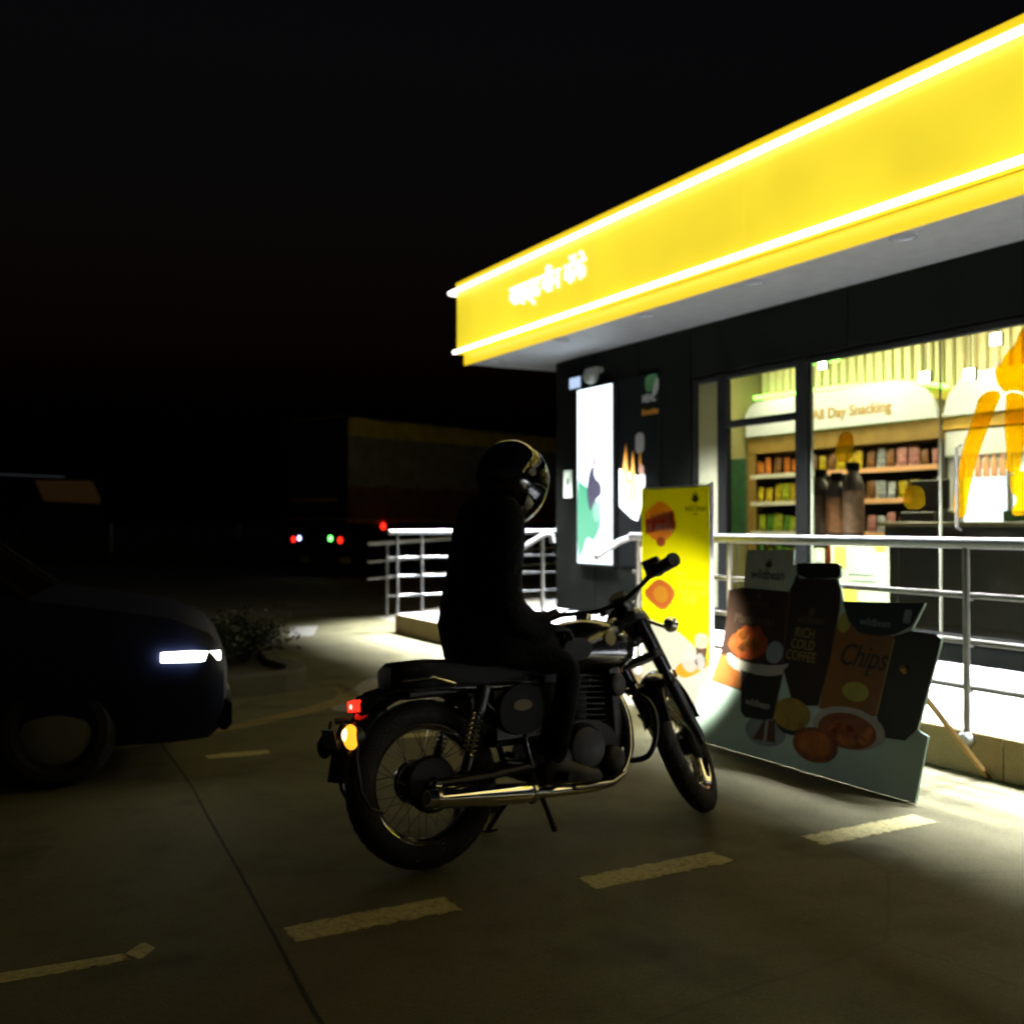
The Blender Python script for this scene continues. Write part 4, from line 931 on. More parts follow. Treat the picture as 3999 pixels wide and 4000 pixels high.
# exhaust
hp = [(.845,-.02,.655),(.90,-.045,.64),(.945,-.08,.58),(.965,-.10,.49),(.955,-.118,.40),(.925,-.132,.31),(.86,-.142,.245),(.77,-.147,.222),(.62,-.152,.225),(.45,-.158,.235)]
def smooth_path(p, it=2):
    p = [Vector(q) for q in p]
    for _ in range(it):
        q = [p[0]]
        for a, b in zip(p, p[1:]): q += [a*.75+b*.25, a*.25+b*.75]
        p = q + [p[-1]]
    return p
ex = obj('exhaust_pipe', MB().tube(smooth_path(hp), .0215, 16), M_['chrome'], bk)
mp = [Vector((.47,-.158,.236)) + (Vector((-.075,-.172,.288)) - Vector((.47,-.158,.236)))*t for t in (0,.06,.12,.2,.55,.9,.94,.97,1.0)]
mu = obj('silencer', MB().tube(mp, [.022,.027,.037,.041,.041,.040,.036,.034,.031], 22), M_['chrome'], bk)
for t in (.13, .93):
    c_ = mp[0] + (mp[-1]-mp[0])*t; d_ = (mp[-1]-mp[0]).normalized()
    obj('band', MB().tube([c_-d_*.006, c_+d_*.006], .0435, 22), M_['worn_chrome'], mu)
obj('tail_hole', MB().tube([mp[-1]-(mp[-1]-mp[0])*.004, mp[-1]+(mp[-1]-mp[0])*.004], .024, 16), M_['black_satin'], mu)
obj('heat_shield', MB().tube([(.60,-.176,.235),(.80,-.17,.232),(.87,-.163,.258)], .012, 10), M_['worn_chrome'], ex)
# crash guard, pegs, levers, stand
cg = MB()
for s in (-1, 1):
    cg.tube(smooth_path([(1.0,s*.03,.60),(1.02,s*.10,.585),(1.03,s*.20,.54),(1.02,s*.235,.45),(.985,s*.235,.345),(.955,s*.20,.305),(.925,s*.05,.30)]), .0125, 10)
obj('crash_guard', cg, M_['black_satin'], bk)
for s in (-1, 1):
    p = obj('footpeg', MB().tube([(.53,s*.10,.30),(.53,s*.17,.295)], .011).tube([(.53,s*.165,.296),(.53,s*.26,.292)], .018), M_['rubber'], bk)
    obj('footpeg', MB().tube([(.33,s*.11,.40),(.31,s*.22,.40)], .014), M_['rubber'], bk)
obj('brake_pedal', MB().tube([(.50,-.135,.27),(.62,-.17,.255),(.68,-.20,.27)], .008), M_['worn_chrome'], bk)
obj('side_stand', MB().tube([(.50,.10,.24),(.47,.22,.13),(.455,.30,.052)], .012).cbox((.43,.28,.044),(.49,.33,.052),.003), M_['black_satin'], bk)
obj('centre_stand', MB().tube([(.47,-.12,.22),(.50,-.11,.16),(.535,-.10,.07)], .012), M_['black_satin'], bk)

# steered front end: built straight, then turned about the steering axis
RK = R(27); A0 = Vector((1.50,0,0)); AX = Vector((-math.sin(RK),0,math.cos(RK)))
STEER = R(40)
T = Matrix.Translation(A0) @ Matrix.Rotation(STEER,4,AX) @ Matrix.Translation(-A0)
FX = 1.392
fw = wheel(FX, RW, 'front_wheel', T, tw=.048)
obj('brake_plate', MB().lathe([(0,-.09),(.02,-.09),(.03,-.08),(.085,-.078),(.095,-.06)], (FX,0,RW), (0,1,0), 28).xf(T), M_['engine'], fw)
ax_o = Vector((FX,0,RW))
for s in (-1, 1):
    o = Vector((0,s*.088,0))
    fk = obj('fork_leg', MB().tube([ax_o+o-AX*.03, ax_o+o+AX*.02, ax_o+o+AX*.30], [.022,.027,.029], 16).tube([ax_o+o+AX*.29, ax_o+o+AX*.66], .019, 14).xf(T), M_['black_satin'], bk)
    obj('fork_cover', MB().tube([ax_o+o+AX*.36, ax_o+o+AX*.64], [.033,.034], 16).xf(T), M_['black_gloss'], fk)
    obj('reflector', MB().lathe([(0,.008),(.018,.008),(.02,0)], ax_o+o+AX*.33+Vector((0,s*.03,0)), (0,s,0), 16).xf(T), M_['amber_off'], fk)
yk = MB()
for h in (.44, .63):
    c = ax_o + AX*h + Vector((-.03,0,-.01))
    yk.add(MB().prism(rrect(.11,.25,.04,3), c, (1,0,0), (0,1,0), AX, .028).v, MB().prism(rrect(.11,.25,.04,3), c, (1,0,0), (0,1,0), AX, .028).f)
obj('fork_yoke', yk.xf(T), M_['black_satin'], bk)
obj('front_mudguard', guard(.352, 20, 165, .135, FX, RW, 20, .035).xf(T), M_['black_gloss'], bk)
ms = MB()
for s in (-1, 1): ms.tube([ax_o+Vector((0,s*.075,0)), ax_o+Vector((-.12,s*.07,.33))], .006).tube([ax_o+Vector((0,s*.075,0)), ax_o+Vector((-.31,s*.068,.16))], .006)
obj('mudguard_stay', ms.xf(T), M_['worn_chrome'], bk)
# headlamp
HC = Vector((1.215,0,.905)); HD = Vector((.965,0,-.26)).normalized()
hl = obj('headlamp', MB().lathe([(0,-.11),(.05,-.10),(.085,-.06),(.098,0),(.10,.03),(.092,.035)], HC, tuple(HD), 32).xf(T), M_['black_gloss'], bk)
obj('rim', MB().torus(HC+HD*.034, tuple(HD), .096, .008, 32, 8).xf(T), M_['chrome'], hl)
obj('lens', MB().lathe([(.092,0),(.07,.016),(.03,.024),(0,.025)], HC+HD*.034, tuple(HD), 28).xf(T), M_['head_lit'], hl)
for s in (-1, 1):
    ba = HC + Vector((-.02,s*.10,-.02)); be = Vector((1.14,s*.175,.82))
    fi = obj('indicator', MB().tube([ba, be], .008).lathe([(0,-.045),(.02,-.04),(.033,-.01),(.036,.0)], be+Vector((.02,s*.03,0)), (1,0,0), 20).xf(T), M_['chrome'], bk)
    obj('lens', MB().ell(be+Vector((.022,s*.03,0)), (.022,.034,.034), 16, 10).xf(T), M_['amber_off'], fi)
obj('speedometer', MB().lathe([(0,.05),(.04,.05),(.046,.04),(.046,-.02),(.03,-.05),(0,-.05)], Vector((1.13,-.03,.99)), (-.55,0,.83), 24).xf(T), M_['black_satin'], bk)
# handlebar with grips, levers, cables
obj('air_box', MB().cbox((.29,-.112,.43),(.60,.112,.685),.03), M_['black_satin'], bk)
obj('battery_tray', MB().cbox((.52,-.10,.47),(.68,.10,.70),.03), M_['black_satin'], bk)
obj('oil_cooler', MB().cbox((.865,-.10,.36),(.975,.10,.735),.03), M_['black_satin'], bk)
obj('horn', MB().lathe([(0,.03),(.03,.032),(.05,.02),(.052,0),(.03,-.02)], (.90,-.125,.63), (.3,-1,0), 24), M_['engine_dark'], bk)
hb = [(1.065,0,.985),(1.06,.07,.988),(1.04,.15,1.008),(1.00,.22,1.026),(.94,.29,1.034),(.865,.365,1.022)]
hbp = [(x,-y,z) for x, y, z in reversed(hb)] + hb[1:]
hbo = obj('handlebar', MB().tube(smooth_path(hbp), .0115, 12).tube([(1.06,-.05,.96),(1.065,-.05,.99)], .016).tube([(1.06,.05,.96),(1.065,.05,.99)], .016).xf(T), M_['black_satin'], bk)
for s in (-1, 1):
    g0, g1 = Vector((.95,s*.28,1.033)), Vector((.855,s*.375,1.019))
    gd = (g1-g0).normalized()
    gr = obj('grip', MB().tube([g0, g0+gd*.01, g0+gd*.02, g1-gd*.01, g1, g1+gd*.018], [.034,.034,.026,.027,.033,.03], 16).xf(T), M_['rubber'], hbo)
    sc = g0 - gd*.03
    obj('switch_box', MB().tube([sc-gd*.028, sc+gd*.026], .027, 10).xf(T), M_['black_satin'], hbo)
    obj('lever', MB().tube(smooth_path([sc+Vector((.03,0,.0)), sc+Vector((.06,s*.02,-.005)), g0+gd*.05+Vector((.055,s*.0,-.01)), g1+Vector((.05,s*.015,-.008))]), .0085, 8).xf(T), M_['black_satin'], hbo)
    if s < 0: obj('brake_reservoir', MB().cbox(tuple(sc+Vector((.01,-.035,.02))), tuple(sc+Vector((.06,.04,.065))), .008).xf(T), M_['black_satin'], hbo)
    obj('cable', MB().tube(smooth_path([sc+Vector((.03,0,0)), sc+Vector((.12,-s*.08,.02)), (1.17,s*.08,.98), (1.13,s*.03,.90), (1.05,0,.80)]), .004, 6).xf(T), M_['rubber'], hbo)
# headlamp beam
hl_l = bpy.data.lights.new('headlamp_beam', 'SPOT'); hl_l.energy = 1700; hl_l.spot_size = R(41); hl_l.spot_blend = .9; hl_l.shadow_soft_size = .05; hl_l.color = (1, .97, .88)
hl_o = bpy.data.objects.new('headlamp_beam', hl_l); COL.objects.link(hl_o); hl_o.parent = bk
beam = Vector((.655,.725,-.15)).normalized()   # low beam, towards the banner
hl_o.location = T @ (HC + HD*.075)
hl_o.rotation_euler = (Euler((LEAN,0,HEAD)).to_matrix().inverted() @ beam).to_track_quat('-Z', 'Y').to_euler()

# ------------------------------------------------------------------ rider
PX, PY = 1.90, 3.82
rd = thing('person', 'rider in black helmet and long loose dark coat sitting astride the motorcycle', 'person', (PX,PY,.008))
def skin_body(name, verts, edges, radii, mat_, parent, root=0, sub=2):
    me = bpy.data.meshes.new(name); me.from_pydata(verts, edges, [])
    o = bpy.data.objects.new(name + '_tmp', me); COL.objects.link(o)
    m = o.modifiers.new('skin', 'SKIN'); m.use_smooth_shade = True
    for i, r in enumerate(radii):
        sv = me.skin_vertices[0].data[i]; sv.radius = r if isinstance(r, tuple) else (r, r); sv.use_root = (i == root)
    s = o.modifiers.new('sub', 'SUBSURF'); s.levels = s.render_levels = sub
    dg = bpy.context.evaluated_depsgraph_get()
    nm = bpy.data.meshes.new_from_object(o.evaluated_get(dg)); nm.name = name
    bpy.data.objects.remove(o)
    nm.materials.clear(); nm.materials.append(mat_); nm.shade_smooth()
    return obj(name, nm, None, parent)
V = [(.02,.02,.86),(.05,.02,1.02),(.08,.01,1.20),(.10,.0,1.34),(.13,0,1.44),(.18,0,1.52),(.20,0,1.62),
     (.09,-.16,1.37),(.05,-.20,1.06),(.22,-.165,.92),(.30,-.15,.90),
     (.09,.16,1.37),(.05,.20,1.06),(.22,.165,.92),(.30,.15,.90),
     (.05,-.10,.84),(.36,-.20,.76),(.30,-.20,.42),(.27,-.20,.335),(.40,-.21,.31),
     (.05,.12,.84),(.32,.30,.63),(.22,.40,.30),(.19,.43,.11),(.34,.44,.05)]
Ed = [(0,1),(1,2),(2,3),(3,4),(4,5),(5,6),(3,7),(7,8),(8,9),(9,10),(3,11),(11,12),(12,13),(13,14),(0,15),(15,16),(16,17),(17,18),(18,19),(0,20),(20,21),(21,22),(22,23),(23,24)]
Ra = [(.14,.12),(.13,.11),(.15,.11),(.13,.09),.055,.085,.07, .06,.045,.036,.03, .06,.045,.036,.03, .085,.062,.045,.04,.035, .085,.062,.045,.04,.035]
skin_body('body', V, Ed, Ra, M_['jeans'], rd)
# coat: loose, flaring to the hem
rings = []
for (z, xb, xf_, ry, yc) in ((.775,-.115,.45,.235,.03),(.84,-.13,.44,.235,.03),(.92,-.145,.37,.225,.03),(1.02,-.125,.255,.195,.025),(1.13,-.10,.215,.18,.02),(1.24,-.085,.205,.178,.01),(1.32,-.07,.20,.18,.01),(1.385,-.05,.20,.17,.0),(1.43,-.01,.21,.135,.0),(1.455,.03,.20,.085,.0)):
    cx_, rx = (xb+xf_)/2, (xf_-xb)/2*.9
    rings.append([(cx_ + rx*math.cos(a)*(1+.03*math.sin(7*a+z*9)*(1.4-z)), yc + ry*math.sin(a)*(1+.035*math.sin(9*a+z*7)*(1.45-z)), z) for a in [2*PI*k/48 for k in range(48)]])
ct_ = obj('coat', MB().loft(rings, caps=False), M_['cloth'], rd)
for s in (-1, 1):
    obj('sleeve', MB().tube(smooth_path([(.085,s*.12,1.40),(.085,s*.175,1.37),(.07,s*.20,1.27),(.045,s*.21,1.10),(.06,s*.205,.99),(.13,s*.19,.93),(.235,s*.17,.915)]), .064, 14), M_['cloth'], ct_)
obj('collar', MB().tube([(.10,0,1.40),(.125,0,1.45),(.14,0,1.475)], [.10,.085,.075], 20), M_['cloth'], ct_)
M_['glove'] = mat('black_glove_leather', (.006,.006,.006), .7, spec=.2); M_['boot'] = mat('dark_shoe_leather', (.008,.007,.006), .5)
for s in (-1, 1):
    # a glove: palm and five separate curled fingers
    GO = Vector((-.075,0,-.06)); gv = [(.33,s*.165,.975),(.385,s*.15,.965)]; ge = [(0,1)]; grd = [.030,.036]
    for k, (dy, l) in enumerate(((-.028,.85),(-.010,1.0),(.010,.95),(.028,.75))):
        b = len(gv)
        gv += [(.415,s*(.145)+dy,.962),(.415+.035*l,s*.14+dy*1.1,.952),(.415+.052*l,s*.14+dy*1.1,.928),(.415+.050*l,s*.14+dy*1.1,.908)]
        ge += [(1,b),(b,b+1),(b+1,b+2),(b+2,b+3)]; grd += [.0115,.0105,.0095,.008]
    b = len(gv); gv += [(.37,s*.115,.955),(.40,s*.095,.94),(.42,s*.09,.922)]; ge += [(1,b),(b,b+1),(b+1,b+2)]; grd += [.013,.0115,.009]
    gv = [tuple(Vector(q)+GO) for q in gv]
    skin_body('glove', gv, ge, grd, M_['glove'], rd, sub=1)
def shoe(o, yaw):
    rings = []
    for (x, h, w_) in ((-.09,.05,.02),(-.085,.085,.032),(-.05,.10,.038),(.0,.095,.038),(.06,.07,.044),(.12,.05,.046),(.16,.038,.036),(.175,.02,.015)):
        rings.append([(x, w_*c, max(0, h*s_)) for c, s_ in ((1,0),(1,.4),(.75,.8),(.3,1),(-.3,1),(-.75,.8),(-1,.4),(-1,0))])
    return MB().loft(rings).xf(Matrix.Translation(o) @ Matrix.Rotation(yaw,4,'Z'))
obj('shoe', shoe((.31,-.215,.285), -.15), M_['boot'], rd); obj('shoe', shoe((.22,.435,.0), .2), M_['boot'], rd)
# helmet with a bubble visor
hc = Vector((.185,0,1.54))
hr = Matrix.Rotation(R(8),3,'Y')
hm = MB(); n_, m_ = 36, 22; vs = []
for i in range(m_+1):
    th = R(4) + R(136)*i/m_
    for q in range(n_):
        ph = 2*PI*q/n_
        rx = .148 if math.cos(ph) > 0 else .150
        p = Vector((rx*math.sin(th)*math.cos(ph), .132*math.sin(th)*math.sin(ph), .158*math.cos(th)))
        vs.append(hc + hr @ p)
hm.add(vs, [(i*n_+q, i*n_+(q+1) % n_, (i+1)*n_+(q+1) % n_, (i+1)*n_+q) for i in range(m_) for q in range(n_)
            if not (7 < i < 22 and (q < 6 or q >= n_-6))] + [tuple(range(n_))])
hl_m = obj('helmet', hm, M_['shell'], rd)
inn_ = MB().ell(hc + Vector((-.01,0,-.01)), (.122,.112,.135), 24, 14, hr)
obj('lining', inn_, M_['cloth'], hl_m)
obj('rim_trim', MB().tube(smooth_path([hc + hr @ Vector((.150*math.sin(R(th))*math.cos(R(62)), s*.134*math.sin(R(th))*math.sin(R(62)), .160*math.cos(R(th)))) for s, th in [(-1,t) for t in (138,120,100,80,62,52)] + [(1,t) for t in (52,62,80,100,120,138)]]), .006, 8), M_['rubber'], hl_m)
vz = MB(); vs = []; a_n, b_n = 28, 18
for i in range(b_n+1):
    el = 52 - 112*i/b_n
    for q in range(a_n+1):
        az = -82 + 164*q/a_n
        k = 1 + .13*math.cos(R(az))**2 * (1 if el > -10 else 1.0)
        p = Vector((.156*k*math.cos(R(el))*math.cos(R(az)), .142*math.cos(R(el))*math.sin(R(az)), (.168 if el > 0 else .20)*math.sin(R(el)) - .01))
        vs.append(hc + hr @ p)
vz.add(vs, [(i*(a_n+1)+q, i*(a_n+1)+q+1, (i+1)*(a_n+1)+q+1, (i+1)*(a_n+1)+q) for i in range(b_n) for q in range(a_n)])
obj('visor', vz, M_['visor'], hl_m)
for s in (-1, 1):
    obj('visor_pivot', MB().lathe([(0,.012),(.018,.012),(.022,0)], hc + hr @ Vector((.02,s*.138,.02)), (0,s,0), 16), M_['worn_chrome'], hl_m)
obj('face', MB().ell(hc + hr @ Vector((.035,0,-.03)), (.085,.072,.11), 20, 14, hr).ell(hc + hr @ Vector((.122,0,-.04)), (.016,.012,.02), 10, 8), M_['skin'], hl_m)
# ------------------------------------------------------------------ passing car (x forward, y left), nose by the traffic island
CH = R(-10.5)
cd = Vector((math.cos(CH), math.sin(CH), 0)); cn = Vector((-cd.y, cd.x, 0))
c0 = Vector((1.25,5.464,0)) - cd*1.80 + cn*.80
car = thing('passing_car', 'small dark blue car with lit headlamp driving past behind the pavement joint', 'car', (c0.x,c0.y,.008), (0,0,CH))
M_['car_blue'] = mat('dark_blue_car_paint', (.005,.009,.035), .45, spec=.25); M_['car_pale'] = mat('grey_car_door', (.05,.055,.06), .45)
M_['car_glass'] = mat('dark_car_glass', (.004,.004,.004), .04, spec=.8); M_['car_trim'] = mat('black_car_trim', (.006,.006,.006), .85, spec=.08); M_['hub_pale'] = mat('pale_hubcap', (.17,.17,.15), .7)
lower = [(1.80,.22,.66),(1.84,.42,.70),(1.82,.58,.72),(1.74,.74,.74),(1.55,.84,.76),(.85,.95,.78),(.70,.98,.78),(-1.55,1.0,.78),(-1.72,.92,.76),(-1.78,.5,.74),(-1.74,.25,.70)]
def section(x, z0, z1, hw, n=6):
    pts = []
    for s in (1, -1):
        for k in range(n+1):
            t = k/n if s > 0 else 1-k/n
            z = z0 + (z1-z0)*t
            bul = hw * (1 - .10*(abs(t-.55)/.55)**2.2)
            pts.append((x, s*bul, z))
    return pts
xs = [(1.84,.40,.56,.60),(1.82,.26,.66,.70),(1.74,.20,.76,.755),(1.55,.19,.845,.785),(1.2,.19,.905,.80),(.80,.19,.965,.80),(.2,.19,.99,.80),(-.6,.19,1.0,.80),(-1.3,.19,1.0,.79),(-1.65,.2,.97,.77),(-1.76,.3,.88,.73)]
obj('body', MB().loft([section(*q) for q in xs]), M_['car_blue'], car)
def gh(x, z, hw, top): return [(x, s*hw, z) for s in (1,-1)]
g = MB()
base = [(.86,.955,.72),(-1.62,.985,.70)]; topr = [(.22,1.50,.56),(-1.15,1.49,.56)]
bv = [(.86,.72,.95),(.86,-.72,.95),(-1.62,-.70,.98),(-1.62,.70,.98)]; tv = [(.20,.55,1.475),(.20,-.55,1.475),(-1.20,-.55,1.475),(-1.20,.55,1.475)]
g.add(bv+tv, [(0,1,5,4),(1,2,6,5),(2,3,7,6),(3,0,4,7)])
obj('cabin_glass', g, M_['car_glass'], car)
obj('roof', MB().loft([[(x, y, z) for y, z in ((-hw,z0),(-hw*.8,z1),(0,z1+.02),(hw*.8,z1),(hw,z0))] for x, z0, z1, hw in ((.24,1.465,1.475,.55),(.05,1.475,1.52,.58),(-.6,1.475,1.54,.59),(-1.1,1.475,1.51,.57),(-1.26,1.46,1.47,.54))]), M_['car_blue'], car)
for s in (-1, 1):
    for (a, b) in (((.86,.725,.95),(.20,.555,1.475)),((-.38,.735,.985),(-.42,.56,1.48)),((-1.62,.71,.98),(-1.2,.56,1.475))):
        obj('pillar', MB().tube([(a[0],s*a[1],a[2]),(b[0],s*b[1],b[2])], .02, 8), M_['car_trim'], car)
    m_ = obj('mirror', MB().ell((.62,s*.86,1.06), (.055,.09,.065), 14, 10).tube([(.62,s*.74,1.0),(.62,s*.82,1.03)], .018), M_['car_blue'], car)
    obj('mirror_glass', MB().box((.566,s*.86-.06,1.02),(.572,s*.86+.06,1.10)), M_['chrome'], m_)
    d = obj('door', MB().cbox((-.36,s*.806-.006,.26),(.62,s*.806+.006,.95),.012), M_['car_pale'], car)
    obj('handle', MB().tube([(-.28,s*.825,.80),(-.12,s*.825,.80)], .014, 8), M_['chrome'], d)
    hl = obj('headlamp', MB().loft([[(x, s*y, z) for y, z in ((y0,z0),(y1,z0),(y1,z1),(y0,z1))] for x, y0, y1, z0, z1 in ((1.80,.48,.70,.615,.660),(1.66,.48,.784,.618,.672),(1.50,.55,.806,.625,.672))]), M_['head_lit'] if s < 0 else M_['head_lit'], car)
    obj('fog_lamp', MB().lathe([(0,.03),(.05,.03),(.05,0)], (1.80,s*.55,.36), (1,0,0), 16), M_['car_trim'], car)
    for x in (1.0, -1.12):
        w_ = bpy.data.objects.new('wheel', None); COL.objects.link(w_); w_.parent = car
        obj('tyre', MB().torus((x,s*.71,.29),(0,1,0),.225,.068,32,10,1.25), M_['rubber'], w_)
        obj('hubcap', MB().lathe([(0,.065),(.06,.07),(.15,.06),(.18,.04),(.18,-.05)], (x,s*.71,.29), (0,s,0), 24), M_['hub_pale'], w_)
        if x < 0: obj('arch', MB().torus((x,s*.775,.30),(0,1,0),.325,.022,32,8), M_['car_trim'], car)
obj('grille', MB().cbox((1.83,-.40,.42),(1.85,.40,.52),.008), M_['car_trim'], car)
obj('bumper', MB().cbox((1.78,-.68,.235),(1.862,.68,.40),.03), M_['car_trim'], car)
obj('number_plate', MB().cbox((1.858,-.25,.29),(1.872,.25,.385),.004), mat('blank_white_plate', (.6,.6,.58), .5), car)

# ------------------------------------------------------------------ lorry parked beyond the shop
th = math.atan2(.363, .932)
lo = thing('tarped_lorry', 'long lorry with red body, dark sheet and dull yellow top band parked beyond the railing', 'lorry', (8.374,23.46,.004), (0,0,th))
M_['tarp'] = mat('dark_tarpaulin', (.30,.27,.19), .7, var=.3, scale=3, bump=.6, bscale=5); M_['band'] = mat('dull_yellow_sheet', (.75,.58,.08), .6, var=.25, scale=3)
M_['red_wood'] = mat('red_painted_planks', (.22,.085,.05), .6, var=.3, scale=4); M_['rear_dark'] = mat('black_rear_sheet', (.006,.006,.005), .85, var=.3, spec=.05)
M_['orange_trim'] = mat('orange_painted_rail', (.5,.17,.03), .5, var=.3)
LL = 9.0   # x along the lorry (away), y to its left; visible side is y = 0
tp = MB(); rr_ = []
for k in range(25):
    x = LL*k/24; sag = .05*math.sin(k*1.9)
    rr_.append([(x,-.02-.03*math.sin(k*2.3),2.25),(x,.0-.03*math.sin(k*1.3),3.45+sag*.5),(x,.15,3.55),(x,2.2,3.55),(x,2.35,3.45),(x,2.37,2.25)])
obj('tarpaulin', tp.loft(rr_), M_['tarp'], lo)
obj('top_band', MB().loft([[(LL*k/24,-.04,3.47),(LL*k/24,-.03-.02*math.sin(k*2.0),3.88+.04*math.sin(k*1.4)),(LL*k/24,.2,3.96),(LL*k/24,2.2,3.96),(LL*k/24,2.4,3.86),(LL*k/24,2.4,3.47)] for k in range(25)]), M_['band'], lo)
for k in range(4):
    obj('plank', MB().cbox((0,-.03,1.46+.2*k),(LL,.03,1.645+.2*k),.01), M_['red_wood'], lo, smooth=False)
    obj('plank', MB().cbox((-.03,.035,1.46+.2*k),(.03,2.34,1.645+.2*k),.01), M_['red_wood'], lo, smooth=False)
    obj('plank', MB().cbox((0,2.33,1.46+.2*k),(LL,2.39,1.645+.2*k),.01), M_['red_wood'], lo, smooth=False)
for k in range(9):
    obj('stanchion', MB().cbox((.1+1.08*k,-.07,1.38),(.18+1.08*k,-.032,2.3),.006), M_['red_wood'], lo, smooth=False)
obj('side_rail', MB().cbox((-.05,-.05,1.36),(LL,.02,1.45),.008), M_['orange_trim'], lo, smooth=False)
obj('bed', MB().box((0,.03,1.25),(LL,2.33,1.44)), M_['car_trim'], lo, smooth=False)
obj('chassis', MB().cbox((.1,.6,.75),(LL+2.2,1.75,1.245),.03), M_['car_trim'], lo, smooth=False)
obj('cab', MB().cbox((LL+.15,.0,.75),(LL+2.1,2.35,2.9),.15), M_['orange_trim'], lo)
obj('rear_sheet', MB().cbox((-.075,-.02,1.5),(-.045,2.38,3.93),.01), M_['rear_dark'], lo, smooth=False)  # near-black sheet added over the rear, stands in for shade
for x in (1.5, 2.75, LL+1.2):
    for y in (.22, 2.1):
        w_ = bpy.data.objects.new('wheel', None); COL.objects.link(w_); w_.parent = lo
        obj('tyre', MB().torus((x,y,.5),(0,1,0),.37,.13,32,10,1.1), M_['rubber'], w_)
        obj('hub', MB().lathe([(0,.1),(.12,.1),(.26,.03),(.26,-.03)], (x,y,.5), (0,-1 if y < 1 else 1,0), 20), M_['car_trim'], w_)
def lamp(name, p, m, s=.06, parent=lo):
    o = obj(name, MB().ell(p, (.03,s,s), 14, 10), m, parent); return o
lamp('tail_lamp', (-.04,2.05,.95), M_['red_lamp'], .075); lamp('marker_lamp', (-.04,1.82,.98), M_['blue_lamp'], .06)
lamp('marker_lamp', (-.04,.62,.985), M_['green_lamp'], .07); lamp('tail_lamp', (-.04,.26,.945), M_['red_lamp'], .08)
obj('side_lamp', MB().ell((1.05,-.08,1.28), (.085,.03,.085), 14, 10), M_['red_lamp'], lo)
obj('rear_beam', MB().cbox((-.03,.05,.84),(.05,2.3,1.08),.01), M_['car_trim'], lo, smooth=False)
M_['flap'] = mat('yellow_reflector', (.45,.42,.06), .5, var=.3, scale=20)
for y in (.28, 1.86): obj('mud_flap', MB().cbox((.32,y,.36),(.335,y+.42,.52),.004), M_['flap'], lo, smooth=False)
M_['stripe'] = mat('faded_orange_lettering', (.35,.16,.03), .6, var=.5, scale=9)
obj('tail_stripe', MB().cbox((-.09,.3,1.88),(-.077,2.1,1.98),.004), M_['stripe'], lo, smooth=False)

# ------------------------------------------------------------------ planting
M_['leaf'] = mat('shrub_leaf', (.026,.034,.012), .7, var=.35, scale=9); M_['stem'] = mat('twig_bark', (.06,.045,.03), .8); M_['grass'] = mat('verge_grass', (.08,.11,.03), .7, var=.4, scale=3)
def shrub(x, y, z, rad, hgt, n, label, sprigs):
    t = thing('shrub', label, 'shrub', (x,y,z))
    st_, lf = MB(), MB()
    rnd = random.Random(int(x*100+y*37))
    ends = []
    for k in range(sprigs):
        a = rnd.uniform(0,2*PI); r_ = rad*rnd.uniform(.2,1)**.7; h = hgt*rnd.uniform(.55,1.0)*(1.15-.5*r_/rad)
        p1 = Vector((.35*r_*math.cos(a), .35*r_*math.sin(a), h*.5)); p2 = Vector((r_*math.cos(a), r_*math.sin(a), h))
        st_.tube([(0,0,0), p1, p2], [.009,.006,.003], 5); ends.append((p1,p2))
    for k in range(n):
        p1, p2 = ends[k % sprigs]; u = rnd.uniform(-.2,1.08)
        c = p1 + (p2-p1)*u + Vector((rnd.gauss(0,.05),rnd.gauss(0,.05),rnd.gauss(0,.04)))
        d = Vector((rnd.uniform(-1,1),rnd.uniform(-1,1),rnd.uniform(-.3,1))).normalized(); s = d.cross(Vector((rnd.uniform(-1,1),rnd.uniform(-1,1),rnd.uniform(-1,1)))).normalized()
        l = rnd.uniform(.03,.07); w_ = l*.28; b = d.cross(s)*l*.1
        lf.add([c, c+d*l*.5+s*w_+b, c+d*l, c+d*l*.5-s*w_+b], [(0,1,2),(0,2,3)])
    obj('stems', st_, M_['stem'], t); obj('leaves', lf, M_['leaf'], t, smooth=False)
    return t
shrub(2.30,9.15,.12,.45,.50,1500,'tall leafy shrub at the end of the traffic island near the white paint',46)
shrub(1.75,8.75,.12,.42,.38,1100,'low leafy shrub on the traffic island beside the car headlamp',40)
shrub(2.35,9.9,.12,.25,.34,600,'small round shrub at the tip of the traffic island',26)
shrub(.3,8.9,.12,.4,.4,800,'leafy shrub on the traffic island hidden behind the blue car',34)
vg = MB(); rnd = random.Random(5)
A_, B_ = Vector((3.6,36.9,0)), Vector((10.9,32.6,0))
for k in range(5200):
    t = rnd.uniform(-.5,1.15); p = A_ + (B_-A_)*t + Vector((.5,.87,0))*rnd.uniform(-.7,.7)
    h = rnd.uniform(.25,.75)*(1.35 if rnd.random() < .06 else 1)*(1+.35*math.sin(t*21)); a = rnd.uniform(0,PI); w_ = rnd.uniform(.02,.06)
    d = Vector((math.cos(a)*w_, math.sin(a)*w_, 0)); ln = Vector((rnd.gauss(0,.1),rnd.gauss(0,.1),h))
    vg.add([p-d, p+d, p+ln*.6+d*.7, p+ln, p+ln*.6-d*.7], [(0,1,2,3,4)])
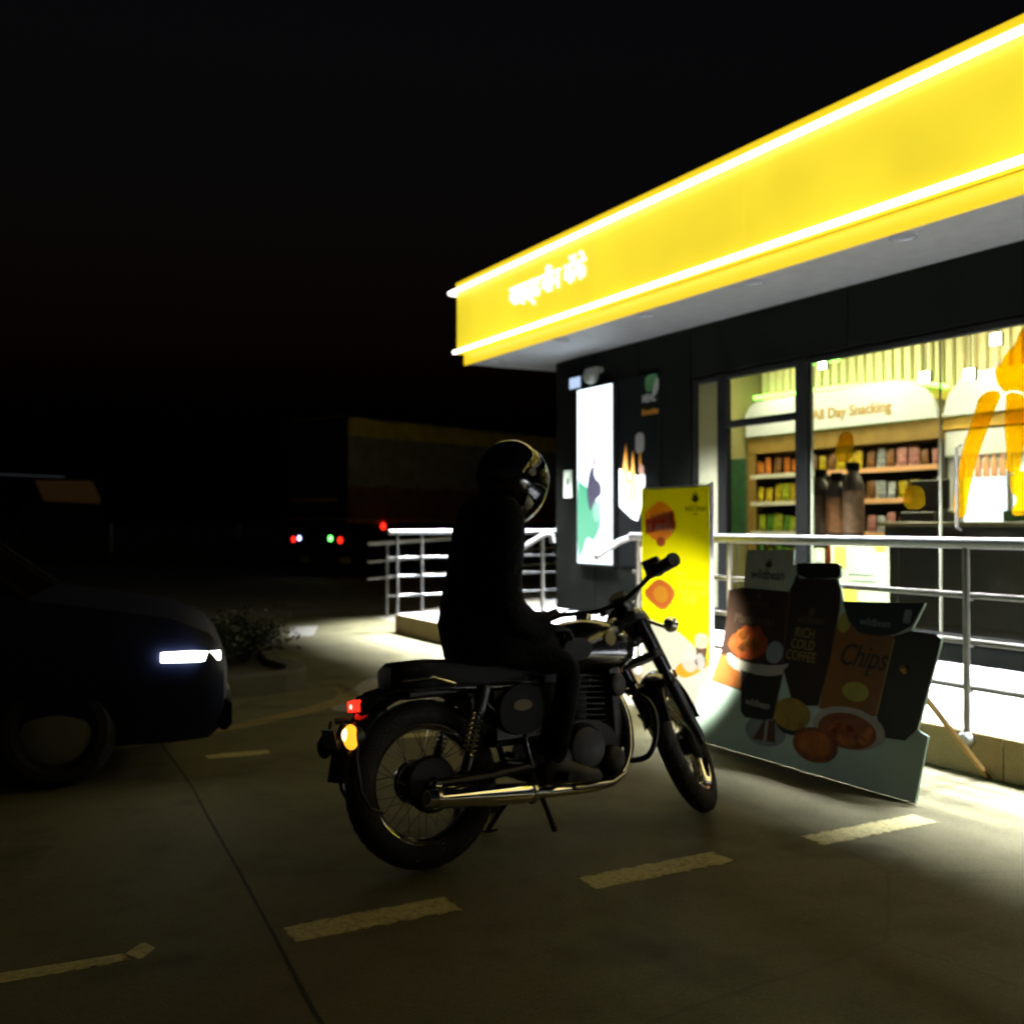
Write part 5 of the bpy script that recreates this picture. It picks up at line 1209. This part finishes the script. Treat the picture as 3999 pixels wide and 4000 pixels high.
o = obj('verge_undergrowth', vg, M_['grass'], None, smooth=False); o['kind'] = 'stuff'
for x, y, s in ((4.67,36.2,'left'),(8.39,34.17,'right')):
    t = thing('marker_post', f'thin pale marker post in the verge, {s} of the two', 'post', (x,y,.0))
    obj('shaft', MB().cbox((-.05,-.05,0),(.05,.05,1.36),.01), mat('pale_post_paint', (.75,.8,.6), .6, var=.2), t, smooth=False)
    obj('cap', MB().cbox((-.06,-.06,1.362),(.06,.06,1.40),.01), mat('post_cap', (.2,.2,.16), .6), t, smooth=False)

# small roadside kiosk far off to the left, only its sign and roof edge show, emission stands in for light on them
ki = thing('kiosk', 'far small kiosk with dull orange lit sign under its roof edge at the far left', 'kiosk', (3.45,39.6,0), (0,0,R(-6)))
M_['kiosk_wall'] = mat('dark_kiosk_wall', (.02,.02,.018), .8); M_['kiosk_sign'] = emis('dull_orange_sign', (.62,.27,.05), .016, (.03,.02,.01)); M_['kiosk_edge'] = emis('roof_edge_light', (.8,.85,1), .03, (.05,.05,.05))
obj('wall', MB().box((-1.3,0,0),(1.3,2.0,2.1)), M_['kiosk_wall'], ki, smooth=False)
obj('roof', MB().add([(-2.0,-.7,2.98),(1.5,-.7,2.88),(1.5,2.2,2.88),(-2.0,2.2,2.98),(-2.0,-.7,3.06),(1.5,-.7,2.96),(1.5,2.2,2.96),(-2.0,2.2,3.06)], [(0,1,2,3),(4,5,6,7),(0,1,5,4),(1,2,6,5),(2,3,7,6),(3,0,4,7)]), M_['kiosk_wall'], ki, smooth=False)
obj('roof_light', MB().tube([(-2.0,-.72,3.04),(.1,-.72,2.98)], .018, 6), M_['kiosk_edge'], ki)
obj('sign', MB().prism([(-.85,2.86),(1.0,2.86),(1.35,2.05),(-.55,2.15)], (0,-.45,0), (1,0,0), (0,0,1), (0,1,0), .06), M_['kiosk_sign'], ki, smooth=False)
for x in (-1.8, 1.3): obj('post', MB().tube([(x,-.5,0),(x,-.5,2.9)], .04, 8), M_['kiosk_wall'], ki)
